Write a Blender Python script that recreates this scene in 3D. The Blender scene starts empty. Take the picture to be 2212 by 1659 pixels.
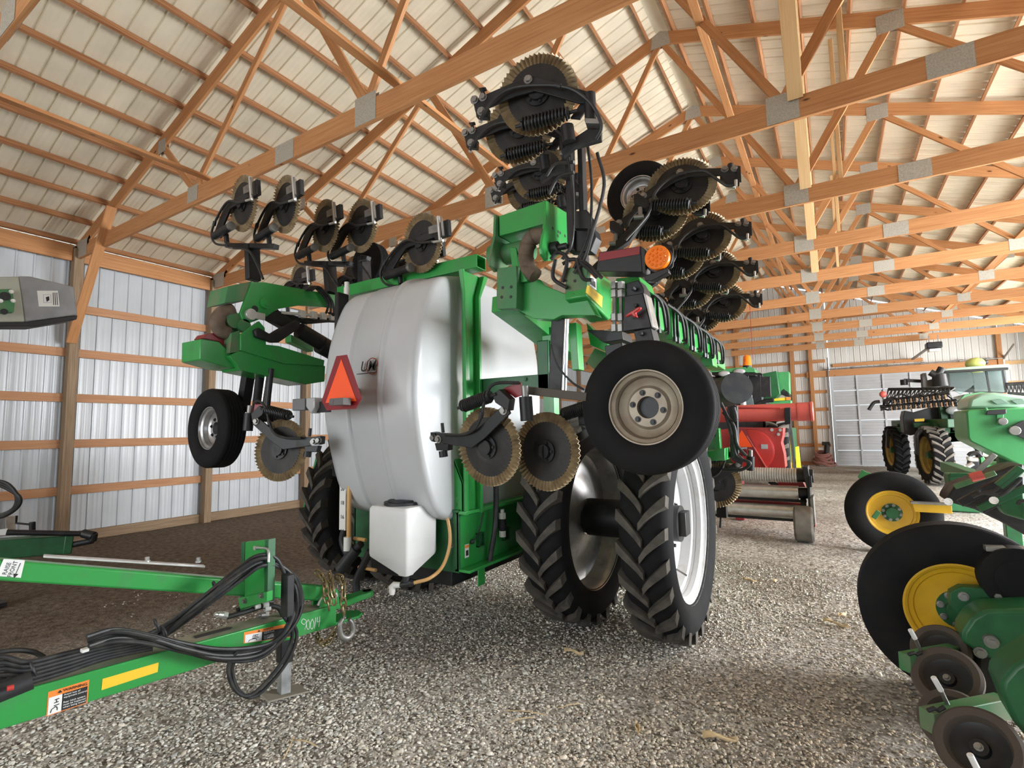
import bpy, bmesh, math, random
import numpy as np
from mathutils import Vector, Matrix, noise

random.seed(7)
PI = math.pi
C = bpy.context.scene.collection
scene = bpy.context.scene

# ------------------------------------------------------------------ camera
F_PX, W_PX, H_PX = 1109.3, 2212.0, 1659.0
CAM = Vector((0.0, 0.0, 1.77))
RT = Vector((0.84872, 0.52857, -0.01691))
DN = Vector((-0.06138, 0.06668, -0.99588))
FW = Vector((-0.52527, 0.84626, 0.08904))
cam_data = bpy.data.cameras.new('camera')
cam_data.sensor_width = 36.0
cam_data.lens = F_PX / W_PX * 36.0
cam_data.clip_start = 0.05
cam_data.clip_end = 200
cam = bpy.data.objects.new('camera', cam_data)
C.objects.link(cam)
mw = Matrix.Identity(4)
for i in range(3):
    mw[i][0] = RT[i]; mw[i][1] = -DN[i]; mw[i][2] = -FW[i]; mw[i][3] = CAM[i]
cam.matrix_world = mw
scene.camera = cam

# ------------------------------------------------------------------ light
scene.view_settings.view_transform = 'Standard'
scene.view_settings.look = 'None'
scene.view_settings.exposure = 0.32
scene.view_settings.gamma = 1.0
world = bpy.data.worlds.new('world')
scene.world = world
world.use_nodes = True
wb = world.node_tree.nodes['Background']
wb.inputs[0].default_value = (0.80, 0.90, 1.0, 1)
wb.inputs[1].default_value = 2.0

def area(name, loc, target, sx, sy, power, col):
    l = bpy.data.lights.new(name, 'AREA')
    l.shape = 'RECTANGLE'; l.size = sx; l.size_y = sy
    l.energy = power; l.color = col
    o = bpy.data.objects.new(name, l); C.objects.link(o)
    o.location = loc
    d = Vector(target) - Vector(loc)
    o.rotation_euler = d.to_track_quat('-Z', 'Y').to_euler()
    return o
# daylight through the long open bay on the right hand side plus two added fill lights
area('daylight_side_bay', (8.4, 8.2, 2.3), (-3, 8.2, 1.2), 4.2, 26.5, 13200, (0.95, 0.98, 1.0))
area('far_bay_fill', (8.2, 19.5, 2.3), (-3, 19.5, 1.6), 4.2, 9.0, 2600, (1.0, 0.98, 0.94))  # extra fill over the bay's far half, added to brighten the far machines
area('front_fill_light', (-5.2, -5.8, 2.3), (-3.4, 5, 1.8), 6.5, 4.0, 215, (1.0, 0.98, 0.94))  # added fill from behind the camera, through an unseen gap placed to suit
scene.cycles.max_bounces = 7
scene.cycles.diffuse_bounces = 4
scene.cycles.glossy_bounces = 3
scene.cycles.transmission_bounces = 4
scene.cycles.transparent_max_bounces = 6
scene.cycles.caustics_reflective = False
scene.cycles.caustics_refractive = False
scene.cycles.use_denoising = True
scene.cycles.use_adaptive_sampling = True
scene.cycles.adaptive_threshold = 0.02
scene.cycles.sample_clamp_indirect = 6.0

# ------------------------------------------------------------------ ray helpers: a point of the photograph at a known plane of the place
def ray(px, py):
    return RT * ((px - W_PX / 2) / F_PX) + DN * ((py - H_PX / 2) / F_PX) + FW
def aty(px, py, Y):
    d = ray(px, py); return CAM + d * (Y / d.y)
def atx(px, py, X):
    d = ray(px, py); return CAM + d * (X / d.x)
def atz(px, py, Z):
    d = ray(px, py); return CAM + d * ((Z - CAM.z) / d.z)
V = Vector
def proj(p):
    c = Vector(p) - CAM; t = c.dot(FW); return W_PX / 2 + F_PX * c.dot(RT) / t, H_PX / 2 + F_PX * c.dot(DN) / t

# ------------------------------------------------------------------ mesh builder
def frame(d, up=(0, 0, 1)):
    d = V(d).normalized(); u = V(up)
    if abs(d.dot(u)) > 0.98: u = V((0, 1, 0)) if abs(d.y) < 0.9 else V((1, 0, 0))
    s = d.cross(u).normalized(); u = s.cross(d).normalized()
    return d, s, u
class MB:
    def __init__(self): self.v = []; self.f = []; self.uv = []
    def add(self, vs, fs, uvs=None):
        b = len(self.v); self.v.extend([tuple(p) for p in vs])
        for i, f in enumerate(fs):
            self.f.append([b + k for k in f])
            self.uv.append(uvs[i] if uvs else [(0, 0)] * len(f))
        return self
    def hexa(self, p):      # 4 bottom then 4 top, both counter clockwise seen from above
        L = max((V(p[1]) - V(p[0])).length, (V(p[3]) - V(p[0])).length, 1e-3)
        q = [(0, 0), (L, 0), (L, .2), (0, .2)]
        return self.add(p, [(3, 2, 1, 0), (4, 5, 6, 7), (0, 1, 5, 4), (1, 2, 6, 5), (2, 3, 7, 6), (3, 0, 4, 7)], [q] * 6)
    def box(self, c, s, R=None):
        c = V(c); p = []
        for z in (-.5, .5):
            for x, y in ((-.5, -.5), (.5, -.5), (.5, .5), (-.5, .5)):
                q = V((x * s[0], y * s[1], z * s[2]))
                p.append(c + (R @ q if R else q))
        return self.hexa(p)
    def bar(self, a, b, w, h, up=(0, 0, 1), u0=None):   # w sideways, h along up; uv runs along the length
        a = V(a); b = V(b); d, s, u = frame(b - a, up); L = (b - a).length
        p = []
        for q in (a, b):
            for i, j in ((-1, -1), (1, -1), (1, 1), (-1, 1)): p.append(q + s * (i * w / 2) + u * (j * h / 2))
        o = random.random() * 20 if u0 is None else u0
        fs = [(0, 1, 5, 4), (1, 2, 6, 5), (2, 3, 7, 6), (3, 0, 4, 7), (3, 2, 1, 0), (4, 5, 6, 7)]
        uv = []
        k = o
        for t in (w, h, w, h):
            uv.append([(o, k), (o, k + t), (o + L, k + t), (o + L, k)]); k += t
        uv += [[(o, o), (o + h, o), (o + h, o + w), (o, o + w)]] * 2
        return self.add(p, fs, uv)
    def cyl(self, a, b, r, n=16, r2=None, cap=True):
        a = V(a); b = V(b); d, s, u = frame(b - a); r2 = r if r2 is None else r2; L = (b - a).length
        p = [a + (s * math.cos(2 * PI * i / n) + u * math.sin(2 * PI * i / n)) * r for i in range(n)]
        p += [b + (s * math.cos(2 * PI * i / n) + u * math.sin(2 * PI * i / n)) * r2 for i in range(n)]
        fs = [(i, (i + 1) % n, n + (i + 1) % n, n + i) for i in range(n)]
        uv = [[(0, i / n), (0, (i + 1) / n), (L, (i + 1) / n), (L, i / n)] for i in range(n)]
        if cap:
            fs += [tuple(range(n))[::-1], tuple(range(n, 2 * n))]; uv += [[(0, 0)] * n] * 2
        return self.add(p, fs, uv)
    def tube(self, pts, r, n=8, closed=False, cap=True):
        pts = [V(p) for p in pts]; m = len(pts)
        p = []; u = None
        for i in range(m):
            a = pts[i - 1] if (i > 0 or closed) else pts[i]
            b = pts[(i + 1) % m] if (i < m - 1 or closed) else pts[i]
            d = (b - a).normalized()
            if u is None: _, s, u = frame(d)
            else:
                u = (u - d * u.dot(d))
                u = u.normalized() if u.length > 1e-6 else frame(d)[2]
                s = d.cross(u).normalized()
            rr = r[i] if isinstance(r, (list, tuple)) else r
            for k in range(n): p.append(pts[i] + (s * math.cos(2 * PI * k / n) + u * math.sin(2 * PI * k / n)) * rr)
        fs = []
        for i in range(m if closed else m - 1):
            j = (i + 1) % m
            for k in range(n): fs.append((i * n + k, j * n + k, j * n + (k + 1) % n, i * n + (k + 1) % n))
        if cap and not closed: fs += [tuple(range(n)), tuple(range((m - 1) * n, m * n))[::-1]]
        return self.add(p, fs)
    def curve(self, ctrl, r, n=8, k=8):       # smooth tube through control points
        return self.tube(spline(ctrl, k), r, n)
    def lathe(self, prof, c, axis, n=32, closed=False, a0=0.0, a1=2 * PI, caps=False):   # prof: (radius, height along axis)
        c = V(c); d, s, u = frame(axis); m = len(prof); p = []
        full = abs(a1 - a0 - 2 * PI) < 1e-6; nn = n if full else n + 1
        for i in range(nn):
            t = a0 + (a1 - a0) * i / n
            e = s * math.cos(t) + u * math.sin(t)
            for r, h in prof: p.append(c + e * r + d * h)
        fs = []; 
        for i in range(n):
            j = (i + 1) % nn
            for k in range(m if closed else m - 1):
                q = (k + 1) % m
                fs.append((i * m + k, j * m + k, j * m + q, i * m + q))
        if caps and not closed and full:
            if prof[0][0] > 1e-5: fs.append(tuple(i * m for i in range(n))[::-1])
            if prof[-1][0] > 1e-5: fs.append(tuple(i * m + m - 1 for i in range(n)))
        return self.add(p, fs)
    def prism(self, poly, vec):
        poly = [V(p) for p in poly]; n = len(poly); vec = V(vec)
        nn = V((0, 0, 0))
        for i in range(n): nn += (poly[i] - poly[0]).cross(poly[(i + 1) % n] - poly[0])
        if nn.dot(vec) > 0: poly.reverse()
        p = poly + [q + vec for q in poly]
        fs = [tuple(range(n)), tuple(range(n, 2 * n))[::-1]] + [(i, n + i, n + (i + 1) % n, (i + 1) % n) for i in range(n)]
        return self.add(p, fs)
    def coil(self, a, b, R, r, turns, n=6, k=12, ends=True):
        a = V(a); b = V(b); d, s, u = frame(b - a); pts = []
        N = int(turns * k)
        for i in range(N + 1):
            t = i / N; an = 2 * PI * turns * t
            pts.append(a + (b - a) * t + (s * math.cos(an) + u * math.sin(an)) * R)
        return self.tube(pts, r, n)
    def torus(self, c, axis, R, r, n=24, m=8):
        d, s, u = frame(axis); c = V(c)
        return self.tube([c + (s * math.cos(2 * PI * i / n) + u * math.sin(2 * PI * i / n)) * R for i in range(n)], r, m, closed=True)
    def sphere(self, c, r, n=12, sc=(1, 1, 1)):
        b0 = len(self.v); m = n // 2
        prof = [(r * math.sin(PI * i / m), -r * math.cos(PI * i / m)) for i in range(m + 1)]
        prof[0] = (1e-4, -r); prof[-1] = (1e-4, r)
        self.lathe(prof, (0, 0, 0), (0, 0, 1), n)
        for i in range(b0, len(self.v)):
            p = self.v[i]; self.v[i] = (c[0] + p[0] * sc[0], c[1] + p[1] * sc[1], c[2] + p[2] * sc[2])
        return self
    def bolt(self, c, axis, r=.012, h=.012):
        c = V(c); d = V(axis).normalized()
        self.cyl(c, c + d * h * .35, r * 1.45, 10)
        return self.cyl(c + d * h * .35, c + d * h, r, 6)
    def xf(self, M):
        self.v = [tuple(M @ V(p)) for p in self.v]; return self
def spline(ctrl, k=8):
    P = [V(p) for p in ctrl]; out = []
    P = [P[0] * 2 - P[1]] + P + [P[-1] * 2 - P[-2]]
    for i in range(1, len(P) - 2):
        for j in range(k):
            t = j / k; a, b, c, d = P[i - 1], P[i], P[i + 1], P[i + 2]
            out.append(.5 * ((2 * b) + (c - a) * t + (2 * a - 5 * b + 4 * c - d) * t * t + (3 * b - a - 3 * c + d) * t ** 3))
    out.append(P[-2].copy()); return out
def rotm(axis, ang): return Matrix.Rotation(ang, 4, V(axis))

ORG = {}
def root_of(o):
    while o.parent: o = o.parent
    return o
def build(mb, name, mat, parent=None, smooth=True, bev=0, angle=38, kind=None, label=None):
    me = bpy.data.meshes.new(name)
    off = V((0, 0, 0))
    if parent is not None: off = root_of(parent).location
    vs = mb.v if off.length == 0 else [(p[0] - off.x, p[1] - off.y, p[2] - off.z) for p in mb.v]
    me.from_pydata(vs, [], mb.f)
    uvl = me.uv_layers.new(name='UVMap')
    flat = [c for q in mb.uv for uv in q for c in uv]
    uvl.data.foreach_set('uv', flat)
    if smooth:
        me.polygons.foreach_set('use_smooth', [True] * len(me.polygons))
        me.set_sharp_from_angle(angle=math.radians(angle))
    me.update()
    me.materials.append(mat)
    o = bpy.data.objects.new(name, me); C.objects.link(o)
    if parent is not None: o.parent = parent
    if bev:
        b = o.modifiers.new('bevel', 'BEVEL'); b.width = bev; b.segments = 2; b.limit_method = 'ANGLE'; b.angle_limit = math.radians(40)
    if kind: o['kind'] = kind
    if label: o['label'] = label
    return o
def empty(name, loc, parent=None):
    o = bpy.data.objects.new(name, None); C.objects.link(o); o.empty_display_size = .1
    if parent is not None: o.parent = parent
    else: o.location = loc
    return o
def tag(o, label, cat, group=None):
    o['label'] = label; o['category'] = cat
    if group: o['group'] = group
    return o
def copy_tree(o, parent=None):
    c = o.copy(); C.objects.link(c)
    if parent is not None: c.parent = parent
    for ch in list(o.children): copy_tree(ch, c)
    return c

# ------------------------------------------------------------------ materials
def mat(name, col, rough=.5, metal=0.0, spec=.5, noise_scale=0, noise_amt=0.0, col2=None, bump=0.0, bump_scale=40, coat=0, coords='Object', mix=None, detail=4, rough2=None):
    m = bpy.data.materials.new(name); m.use_nodes = True
    nt = m.node_tree; b = nt.nodes['Principled BSDF']
    b.inputs['Base Color'].default_value = (*col, 1); b.inputs['Roughness'].default_value = rough
    b.inputs['Metallic'].default_value = metal; b.inputs['Specular IOR Level'].default_value = spec
    if coat: b.inputs['Coat Weight'].default_value = coat; b.inputs['Coat Roughness'].default_value = .15
    tc = nt.nodes.new('ShaderNodeTexCoord')
    if noise_scale:
        n = nt.nodes.new('ShaderNodeTexNoise'); n.inputs['Scale'].default_value = noise_scale; n.inputs['Detail'].default_value = detail
        nt.links.new(tc.outputs[coords], n.inputs['Vector'])
        r = nt.nodes.new('ShaderNodeValToRGB')
        lo, hi = mix if mix else (.35, .7)
        r.color_ramp.elements[0].position = lo; r.color_ramp.elements[1].position = hi
        c2 = col2 if col2 else tuple(c * (1 - noise_amt) for c in col)
        r.color_ramp.elements[0].color = (*col, 1); r.color_ramp.elements[1].color = (*c2, 1)
        nt.links.new(n.outputs['Fac'], r.inputs['Fac']); nt.links.new(r.outputs['Color'], b.inputs['Base Color'])
        if rough2 is not None:
            mr = nt.nodes.new('ShaderNodeMapRange'); mr.inputs['From Min'].default_value = lo; mr.inputs['From Max'].default_value = hi
            mr.inputs['To Min'].default_value = rough; mr.inputs['To Max'].default_value = rough2
            nt.links.new(n.outputs['Fac'], mr.inputs['Value']); nt.links.new(mr.outputs['Result'], b.inputs['Roughness'])
    if bump:
        n2 = nt.nodes.new('ShaderNodeTexNoise'); n2.inputs['Scale'].default_value = bump_scale; n2.inputs['Detail'].default_value = 5
        nt.links.new(tc.outputs[coords], n2.inputs['Vector'])
        bp = nt.nodes.new('ShaderNodeBump'); bp.inputs['Strength'].default_value = bump; bp.inputs['Distance'].default_value = .01
        nt.links.new(n2.outputs['Fac'], bp.inputs['Height']); nt.links.new(bp.outputs['Normal'], b.inputs['Normal'])
    return m
def wood_mat(name, c1, c2, knot=(.10, .035, .012)):
    m = bpy.data.materials.new(name); m.use_nodes = True; nt = m.node_tree; b = nt.nodes['Principled BSDF']
    b.inputs['Roughness'].default_value = .62; b.inputs['Specular IOR Level'].default_value = .3
    tc = nt.nodes.new('ShaderNodeTexCoord'); mp = nt.nodes.new('ShaderNodeMapping'); mp.inputs['Scale'].default_value = (1.1, 28, 1)
    nt.links.new(tc.outputs['UV'], mp.inputs['Vector'])
    n = nt.nodes.new('ShaderNodeTexNoise'); n.inputs['Scale'].default_value = 1.6; n.inputs['Detail'].default_value = 6; n.inputs['Distortion'].default_value = .6
    nt.links.new(mp.outputs['Vector'], n.inputs['Vector'])
    r = nt.nodes.new('ShaderNodeValToRGB'); r.color_ramp.elements[0].position = .3; r.color_ramp.elements[1].position = .72
    r.color_ramp.elements[0].color = (*c1, 1); r.color_ramp.elements[1].color = (*c2, 1)
    nt.links.new(n.outputs['Fac'], r.inputs['Fac'])
    vo = nt.nodes.new('ShaderNodeTexVoronoi'); vo.inputs['Scale'].default_value = 1.5
    mp2 = nt.nodes.new('ShaderNodeMapping'); mp2.inputs['Scale'].default_value = (1.0, 2.6, 1)
    nt.links.new(tc.outputs['UV'], mp2.inputs['Vector']); nt.links.new(mp2.outputs['Vector'], vo.inputs['Vector'])
    kr = nt.nodes.new('ShaderNodeMapRange'); kr.inputs['From Min'].default_value = .03; kr.inputs['From Max'].default_value = .075; kr.inputs['To Min'].default_value = 1; kr.inputs['To Max'].default_value = 0
    nt.links.new(vo.outputs['Distance'], kr.inputs['Value'])
    mx = nt.nodes.new('ShaderNodeMix'); mx.data_type = 'RGBA'
    mx.inputs[7].default_value = (*knot, 1)
    nt.links.new(kr.outputs['Result'], mx.inputs[0]); nt.links.new(r.outputs['Color'], mx.inputs[6])
    nt.links.new(mx.outputs[2], b.inputs['Base Color'])
    bp = nt.nodes.new('ShaderNodeBump'); bp.inputs['Strength'].default_value = .15; bp.inputs['Distance'].default_value = .004
    nt.links.new(n.outputs['Fac'], bp.inputs['Height']); nt.links.new(bp.outputs['Normal'], b.inputs['Normal'])
    return m
def emit(name, col, s):
    m = bpy.data.materials.new(name); m.use_nodes = True; b = m.node_tree.nodes['Principled BSDF']
    b.inputs['Base Color'].default_value = (*col, 1); b.inputs['Emission Color'].default_value = (*col, 1); b.inputs['Emission Strength'].default_value = s
    return m
WOOD = wood_mat('truss_lumber', (.43, .185, .070), (.58, .295, .128))
WOOD_PALE = wood_mat('fresh_lumber', (.66, .42, .20), (.74, .50, .26))
WOOD_PURLIN = wood_mat('shaded_purlin_lumber', (.27, .115, .05), (.50, .25, .12))  # darker than the truss lumber: the purlins' shadow side put into the colour
WOOD_POST = wood_mat('treated_post', (.20, .13, .075), (.34, .24, .15))
WOOD_GIRT = wood_mat('girt_lumber', (.42, .20, .095), (.55, .30, .16))
STEEL_W = mat('white_wall_steel', (.52, .55, .58), .28, 0, .6, 1.4, .12, bump=.05, bump_scale=6)
STEEL_B = mat('lightened_wall_steel', (.70, .69, .66), .4, 0, .5, 1.4, .1)  # same steel as the other walls, lightened to make up for weak light
STEEL_ROOF = mat('roof_steel', (.82, .745, .58), .5, 0, .4, 2.0, .14)
STEEL_DOOR = mat('grey_door_steel', (.46, .47, .49), .45, 0, .5, 2, .12)
GALV = mat('galvanised_plate', (.50, .47, .40), .55, .25, .5, 70, .28, bump=.3, bump_scale=160)
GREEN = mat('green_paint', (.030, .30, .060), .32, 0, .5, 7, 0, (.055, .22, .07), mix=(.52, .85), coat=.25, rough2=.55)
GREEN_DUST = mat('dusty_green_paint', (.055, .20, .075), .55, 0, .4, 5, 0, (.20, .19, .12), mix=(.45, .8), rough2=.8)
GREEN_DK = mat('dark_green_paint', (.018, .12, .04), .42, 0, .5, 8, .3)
GREEN_FAR = mat('pale_green_paint', (.06, .30, .10), .35, 0, .5, 3, .15, coat=.2)
BLACK = mat('black_paint', (.010, .010, .0115), .45, 0, .45, 9, 0, (.034, .032, .029), mix=(.5, .85), rough2=.7)
BLACK_DULL = mat('black_plastic', (.02, .02, .022), .55)
DISC = mat('soil_worn_disc', (.013, .0125, .013), .55, .15, .45, 6, 0, (.040, .033, .026), mix=(.4, .8), bump=.15)
DISC_RIM = mat('worn_disc_edge', (.44, .34, .20), .5, .3, .5, 14, 0, (.20, .145, .085), mix=(.35, .7))
RUBBER = mat('tyre_rubber', (.009, .009, .010), .8, 0, .2, 5, 0, (.016, .015, .0145), mix=(.4, .8), bump=.08, bump_scale=25)
RUBBER_DUST = mat('dusty_tyre_rubber', (.105, .092, .076), .8, 0, .3, 12, 0, (.055, .050, .045), bump=.2, bump_scale=40)
RUBBER_GREY = mat('worn_tyre_rubber', (.22, .20, .175), .8, 0, .3, 9, .35, bump=.2, bump_scale=30)
HOSE = mat('hydraulic_hose', (.017, .017, .018), .5, 0, .45, 14, 0, (.05, .047, .042), mix=(.45, .8))
TANK = mat('white_poly_tank', (.51, .52, .53), .26, 0, .5, 3, .06, bump=.03, bump_scale=5)
TANK_SMALL = mat('small_poly_tank', (.72, .72, .71), .42, 0, .4, 4, .10)
YELLOW = mat('yellow_rim_paint', (.72, .42, .02), .4, 0, .5, 4, 0, (.50, .30, .03), mix=(.45, .8))
WHITE_RIM = mat('white_rim_paint', (.58, .58, .58), .3, 0, .5, 6, 0, (.45, .42, .37), mix=(.58, .78))
GREY_RIM = mat('dirty_grey_rim', (.34, .29, .22), .45, .3, .5, 9, 0, (.22, .17, .12), mix=(.4, .75))
SILVER = mat('silver_rim', (.52, .52, .53), .32, .75, .5, 8, 0, (.26, .25, .24), mix=(.5, .8))
STEEL = mat('bright_steel', (.74, .73, .70), .33, .75, .5, 12, .2)
STEEL_WORN = mat('worn_steel', (.36, .35, .33), .45, .8, .5, 10, .4)
CHROME = mat('chrome_rod', (.82, .82, .82), .12, 1)
CHAIN = mat('zinc_chain', (.42, .33, .18), .35, .9, .5, 20, .4)
RED = mat('red_paint', (.52, .035, .03), .35, 0, .5, 3, .15, coat=.3)
RED_FADED = mat('faded_red_paint', (.66, .12, .10), .4, 0, .5, 3, .12)
RED_DARK = mat('dark_red_reflector', (.24, .014, .018), .3, 0, .6)
ORANGE = mat('fluorescent_orange', (1.0, .10, .012), .5)
AMBER = mat('amber_lens', (.95, .22, .01), .18, 0, .7, coat=.5)
STICKER_Y = mat('yellow_reflector', (.86, .56, .03), .45)
STICKER_O = mat('orange_decal', (.85, .25, .04), .5)
STICKER_W = mat('white_decal', (.80, .80, .78), .5)
INK = mat('black_ink', (.015, .015, .015), .6)
CHALK = mat('white_chalk', (.75, .76, .72), .9)
TAN_HOSE = mat('amber_clear_hose', (.62, .36, .13), .3, 0, .5)
PVC = mat('white_pvc', (.80, .79, .75), .35)
GREY_PLASTIC = mat('grey_snout_plastic', (.33, .34, .35), .5, 0, .4, 5, 0, (.24, .245, .25), bump=.1, bump_scale=12)
SAND_PAINT = mat('dusty_panel_paint', (.47, .48, .40), .6, 0, .3, 4, .15)
LEATHER = mat('dusty_hose_sleeve', (.17, .125, .09), .8, 0, .3, 12, .4, bump=.5, bump_scale=25)
HUSK = mat('dry_corn_husk', (.68, .52, .30), .8, 0, .2, 25, .3)
LENS = mat('clear_lamp_lens', (.45, .46, .47), .2, .2)
def glass_mat():
    m = bpy.data.materials.new('cab_glass'); m.use_nodes = True; b = m.node_tree.nodes['Principled BSDF']
    b.inputs['Base Color'].default_value = (.75, .9, .9, 1); b.inputs['Roughness'].default_value = .03
    b.inputs['Transmission Weight'].default_value = .85; b.inputs['IOR'].default_value = 1.2
    return m
GLASS = glass_mat()
# ================================================================== the building
WX, EX, Y0, Y1 = -11.16, 7.1, -6.2, 26.75       # left wall, right wall, near end, far end
RIDGE_X, CH_Z = -2.03, 4.87
BAY = 2.333
TY = [3.45 + BAY * k for k in range(-3, 10)]     # truss planes
def roof_z(x): return 8.08 - .347 * abs(x - RIDGE_X)   # underside of the top chords
PURLIN_H, TOPC = .09, .20
SL = math.sqrt(1 + .347 ** 2)

# floor ------------------------------------------------------------
def floor_mat():
    m = bpy.data.materials.new('gravel_and_dirt'); m.use_nodes = True; nt = m.node_tree; b = nt.nodes['Principled BSDF']
    b.inputs['Roughness'].default_value = .95; b.inputs['Specular IOR Level'].default_value = .15
    tc = nt.nodes.new('ShaderNodeTexCoord')
    def nz(s, d=6):
        n = nt.nodes.new('ShaderNodeTexNoise'); n.inputs['Scale'].default_value = s; n.inputs['Detail'].default_value = d
        nt.links.new(tc.outputs['Object'], n.inputs['Vector']); return n
    def ramp(n, a, ca, bb, cb):
        r = nt.nodes.new('ShaderNodeValToRGB'); e = r.color_ramp.elements
        e[0].position = a; e[0].color = (*ca, 1); e[1].position = bb; e[1].color = (*cb, 1)
        nt.links.new(n, r.inputs['Fac']); return r.outputs['Color']
    vo = nt.nodes.new('ShaderNodeTexVoronoi'); vo.inputs['Scale'].default_value = 48; nt.links.new(tc.outputs['Object'], vo.inputs['Vector'])
    sep = nt.nodes.new('ShaderNodeSeparateColor'); nt.links.new(vo.outputs['Color'], sep.inputs[0])
    fine = ramp(sep.outputs[0], .05, (.18, .16, .135), .95, (.78, .74, .68))
    dirt = ramp(nz(16, 8).outputs['Fac'], .3, (.10, .078, .06), .75, (.25, .205, .16))
    big = ramp(nz(.55, 4).outputs['Fac'], .42, (0, 0, 0), .62, (1, 1, 1))
    # packed soil lies along the left hand wall, gravel elsewhere
    sp = nt.nodes.new('ShaderNodeSeparateXYZ'); nt.links.new(tc.outputs['Object'], sp.inputs[0])
    mr = nt.nodes.new('ShaderNodeMapRange'); mr.inputs['From Min'].default_value = -4.2; mr.inputs['From Max'].default_value = -6.2
    nt.links.new(sp.outputs['X'], mr.inputs['Value'])
    mx0 = nt.nodes.new('ShaderNodeMath'); mx0.operation = 'MULTIPLY'; mx0.inputs[1].default_value = .55; nt.links.new(big, mx0.inputs[0])
    mx1 = nt.nodes.new('ShaderNodeMath'); mx1.operation = 'MAXIMUM'; nt.links.new(mx0.outputs[0], mx1.inputs[0]); nt.links.new(mr.outputs['Result'], mx1.inputs[1])
    mr2 = nt.nodes.new('ShaderNodeMapRange'); mr2.inputs['From Min'].default_value = -1.6; mr2.inputs['From Max'].default_value = .6; mr2.inputs['To Max'].default_value = .75; nt.links.new(sp.outputs['X'], mr2.inputs['Value'])  # near right floor darker: brown dirt, with planter shade put into the colour
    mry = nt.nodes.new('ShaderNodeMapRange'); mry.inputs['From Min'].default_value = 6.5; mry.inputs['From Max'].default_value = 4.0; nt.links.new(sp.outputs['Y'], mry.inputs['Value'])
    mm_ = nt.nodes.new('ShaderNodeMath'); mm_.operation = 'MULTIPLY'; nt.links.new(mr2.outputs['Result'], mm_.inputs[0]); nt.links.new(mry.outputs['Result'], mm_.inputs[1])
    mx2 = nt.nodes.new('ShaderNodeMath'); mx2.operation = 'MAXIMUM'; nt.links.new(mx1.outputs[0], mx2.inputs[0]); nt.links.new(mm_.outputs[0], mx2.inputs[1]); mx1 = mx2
    mx = nt.nodes.new('ShaderNodeMix'); mx.data_type = 'RGBA'
    nt.links.new(mx1.outputs[0], mx.inputs[0]); nt.links.new(fine, mx.inputs[6]); nt.links.new(dirt, mx.inputs[7])
    nt.links.new(mx.outputs[2], b.inputs['Base Color'])
    bp = nt.nodes.new('ShaderNodeBump'); bp.inputs['Strength'].default_value = .9; bp.inputs['Distance'].default_value = .02
    nt.links.new(nz(45, 8).outputs['Fac'], bp.inputs['Height'])
    bp2 = nt.nodes.new('ShaderNodeBump'); bp2.inputs['Strength'].default_value = .6; bp2.inputs['Distance'].default_value = .08
    nt.links.new(nz(5, 6).outputs['Fac'], bp2.inputs['Height']); nt.links.new(bp.outputs['Normal'], bp2.inputs['Normal'])
    nt.links.new(bp2.outputs['Normal'], b.inputs['Normal'])
    return m
def ground_h(x, y):
    return .020 * noise.noise(V((x * .9, y * .9, 0))) + .012 * noise.noise(V((x * 3.1, y * 3.1, 4))) - .012
g = MB(); nx, ny = 110, 190
vs = []
for j in range(ny + 1):
    for i in range(nx + 1):
        x = WX - .3 + (EX - WX + .6) * i / nx; y = Y0 - .3 + (Y1 - Y0 + .6) * j / ny
        vs.append((x, y, ground_h(x, y)))
g.add(vs, [(j * (nx + 1) + i, j * (nx + 1) + i + 1, (j + 1) * (nx + 1) + i + 1, (j + 1) * (nx + 1) + i) for j in range(ny) for i in range(nx)])
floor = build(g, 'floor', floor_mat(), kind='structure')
g = MB(); g.add([(EX + .3, -20, -.05), (60, -20, -.05), (60, 60, -.05), (EX + .3, 60, -.05)], [(0, 1, 2, 3)])
yard = build(g, 'ground', mat('yard_gravel', (.42, .40, .36), .95, noise_scale=3, noise_amt=.25), kind='structure')

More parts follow.
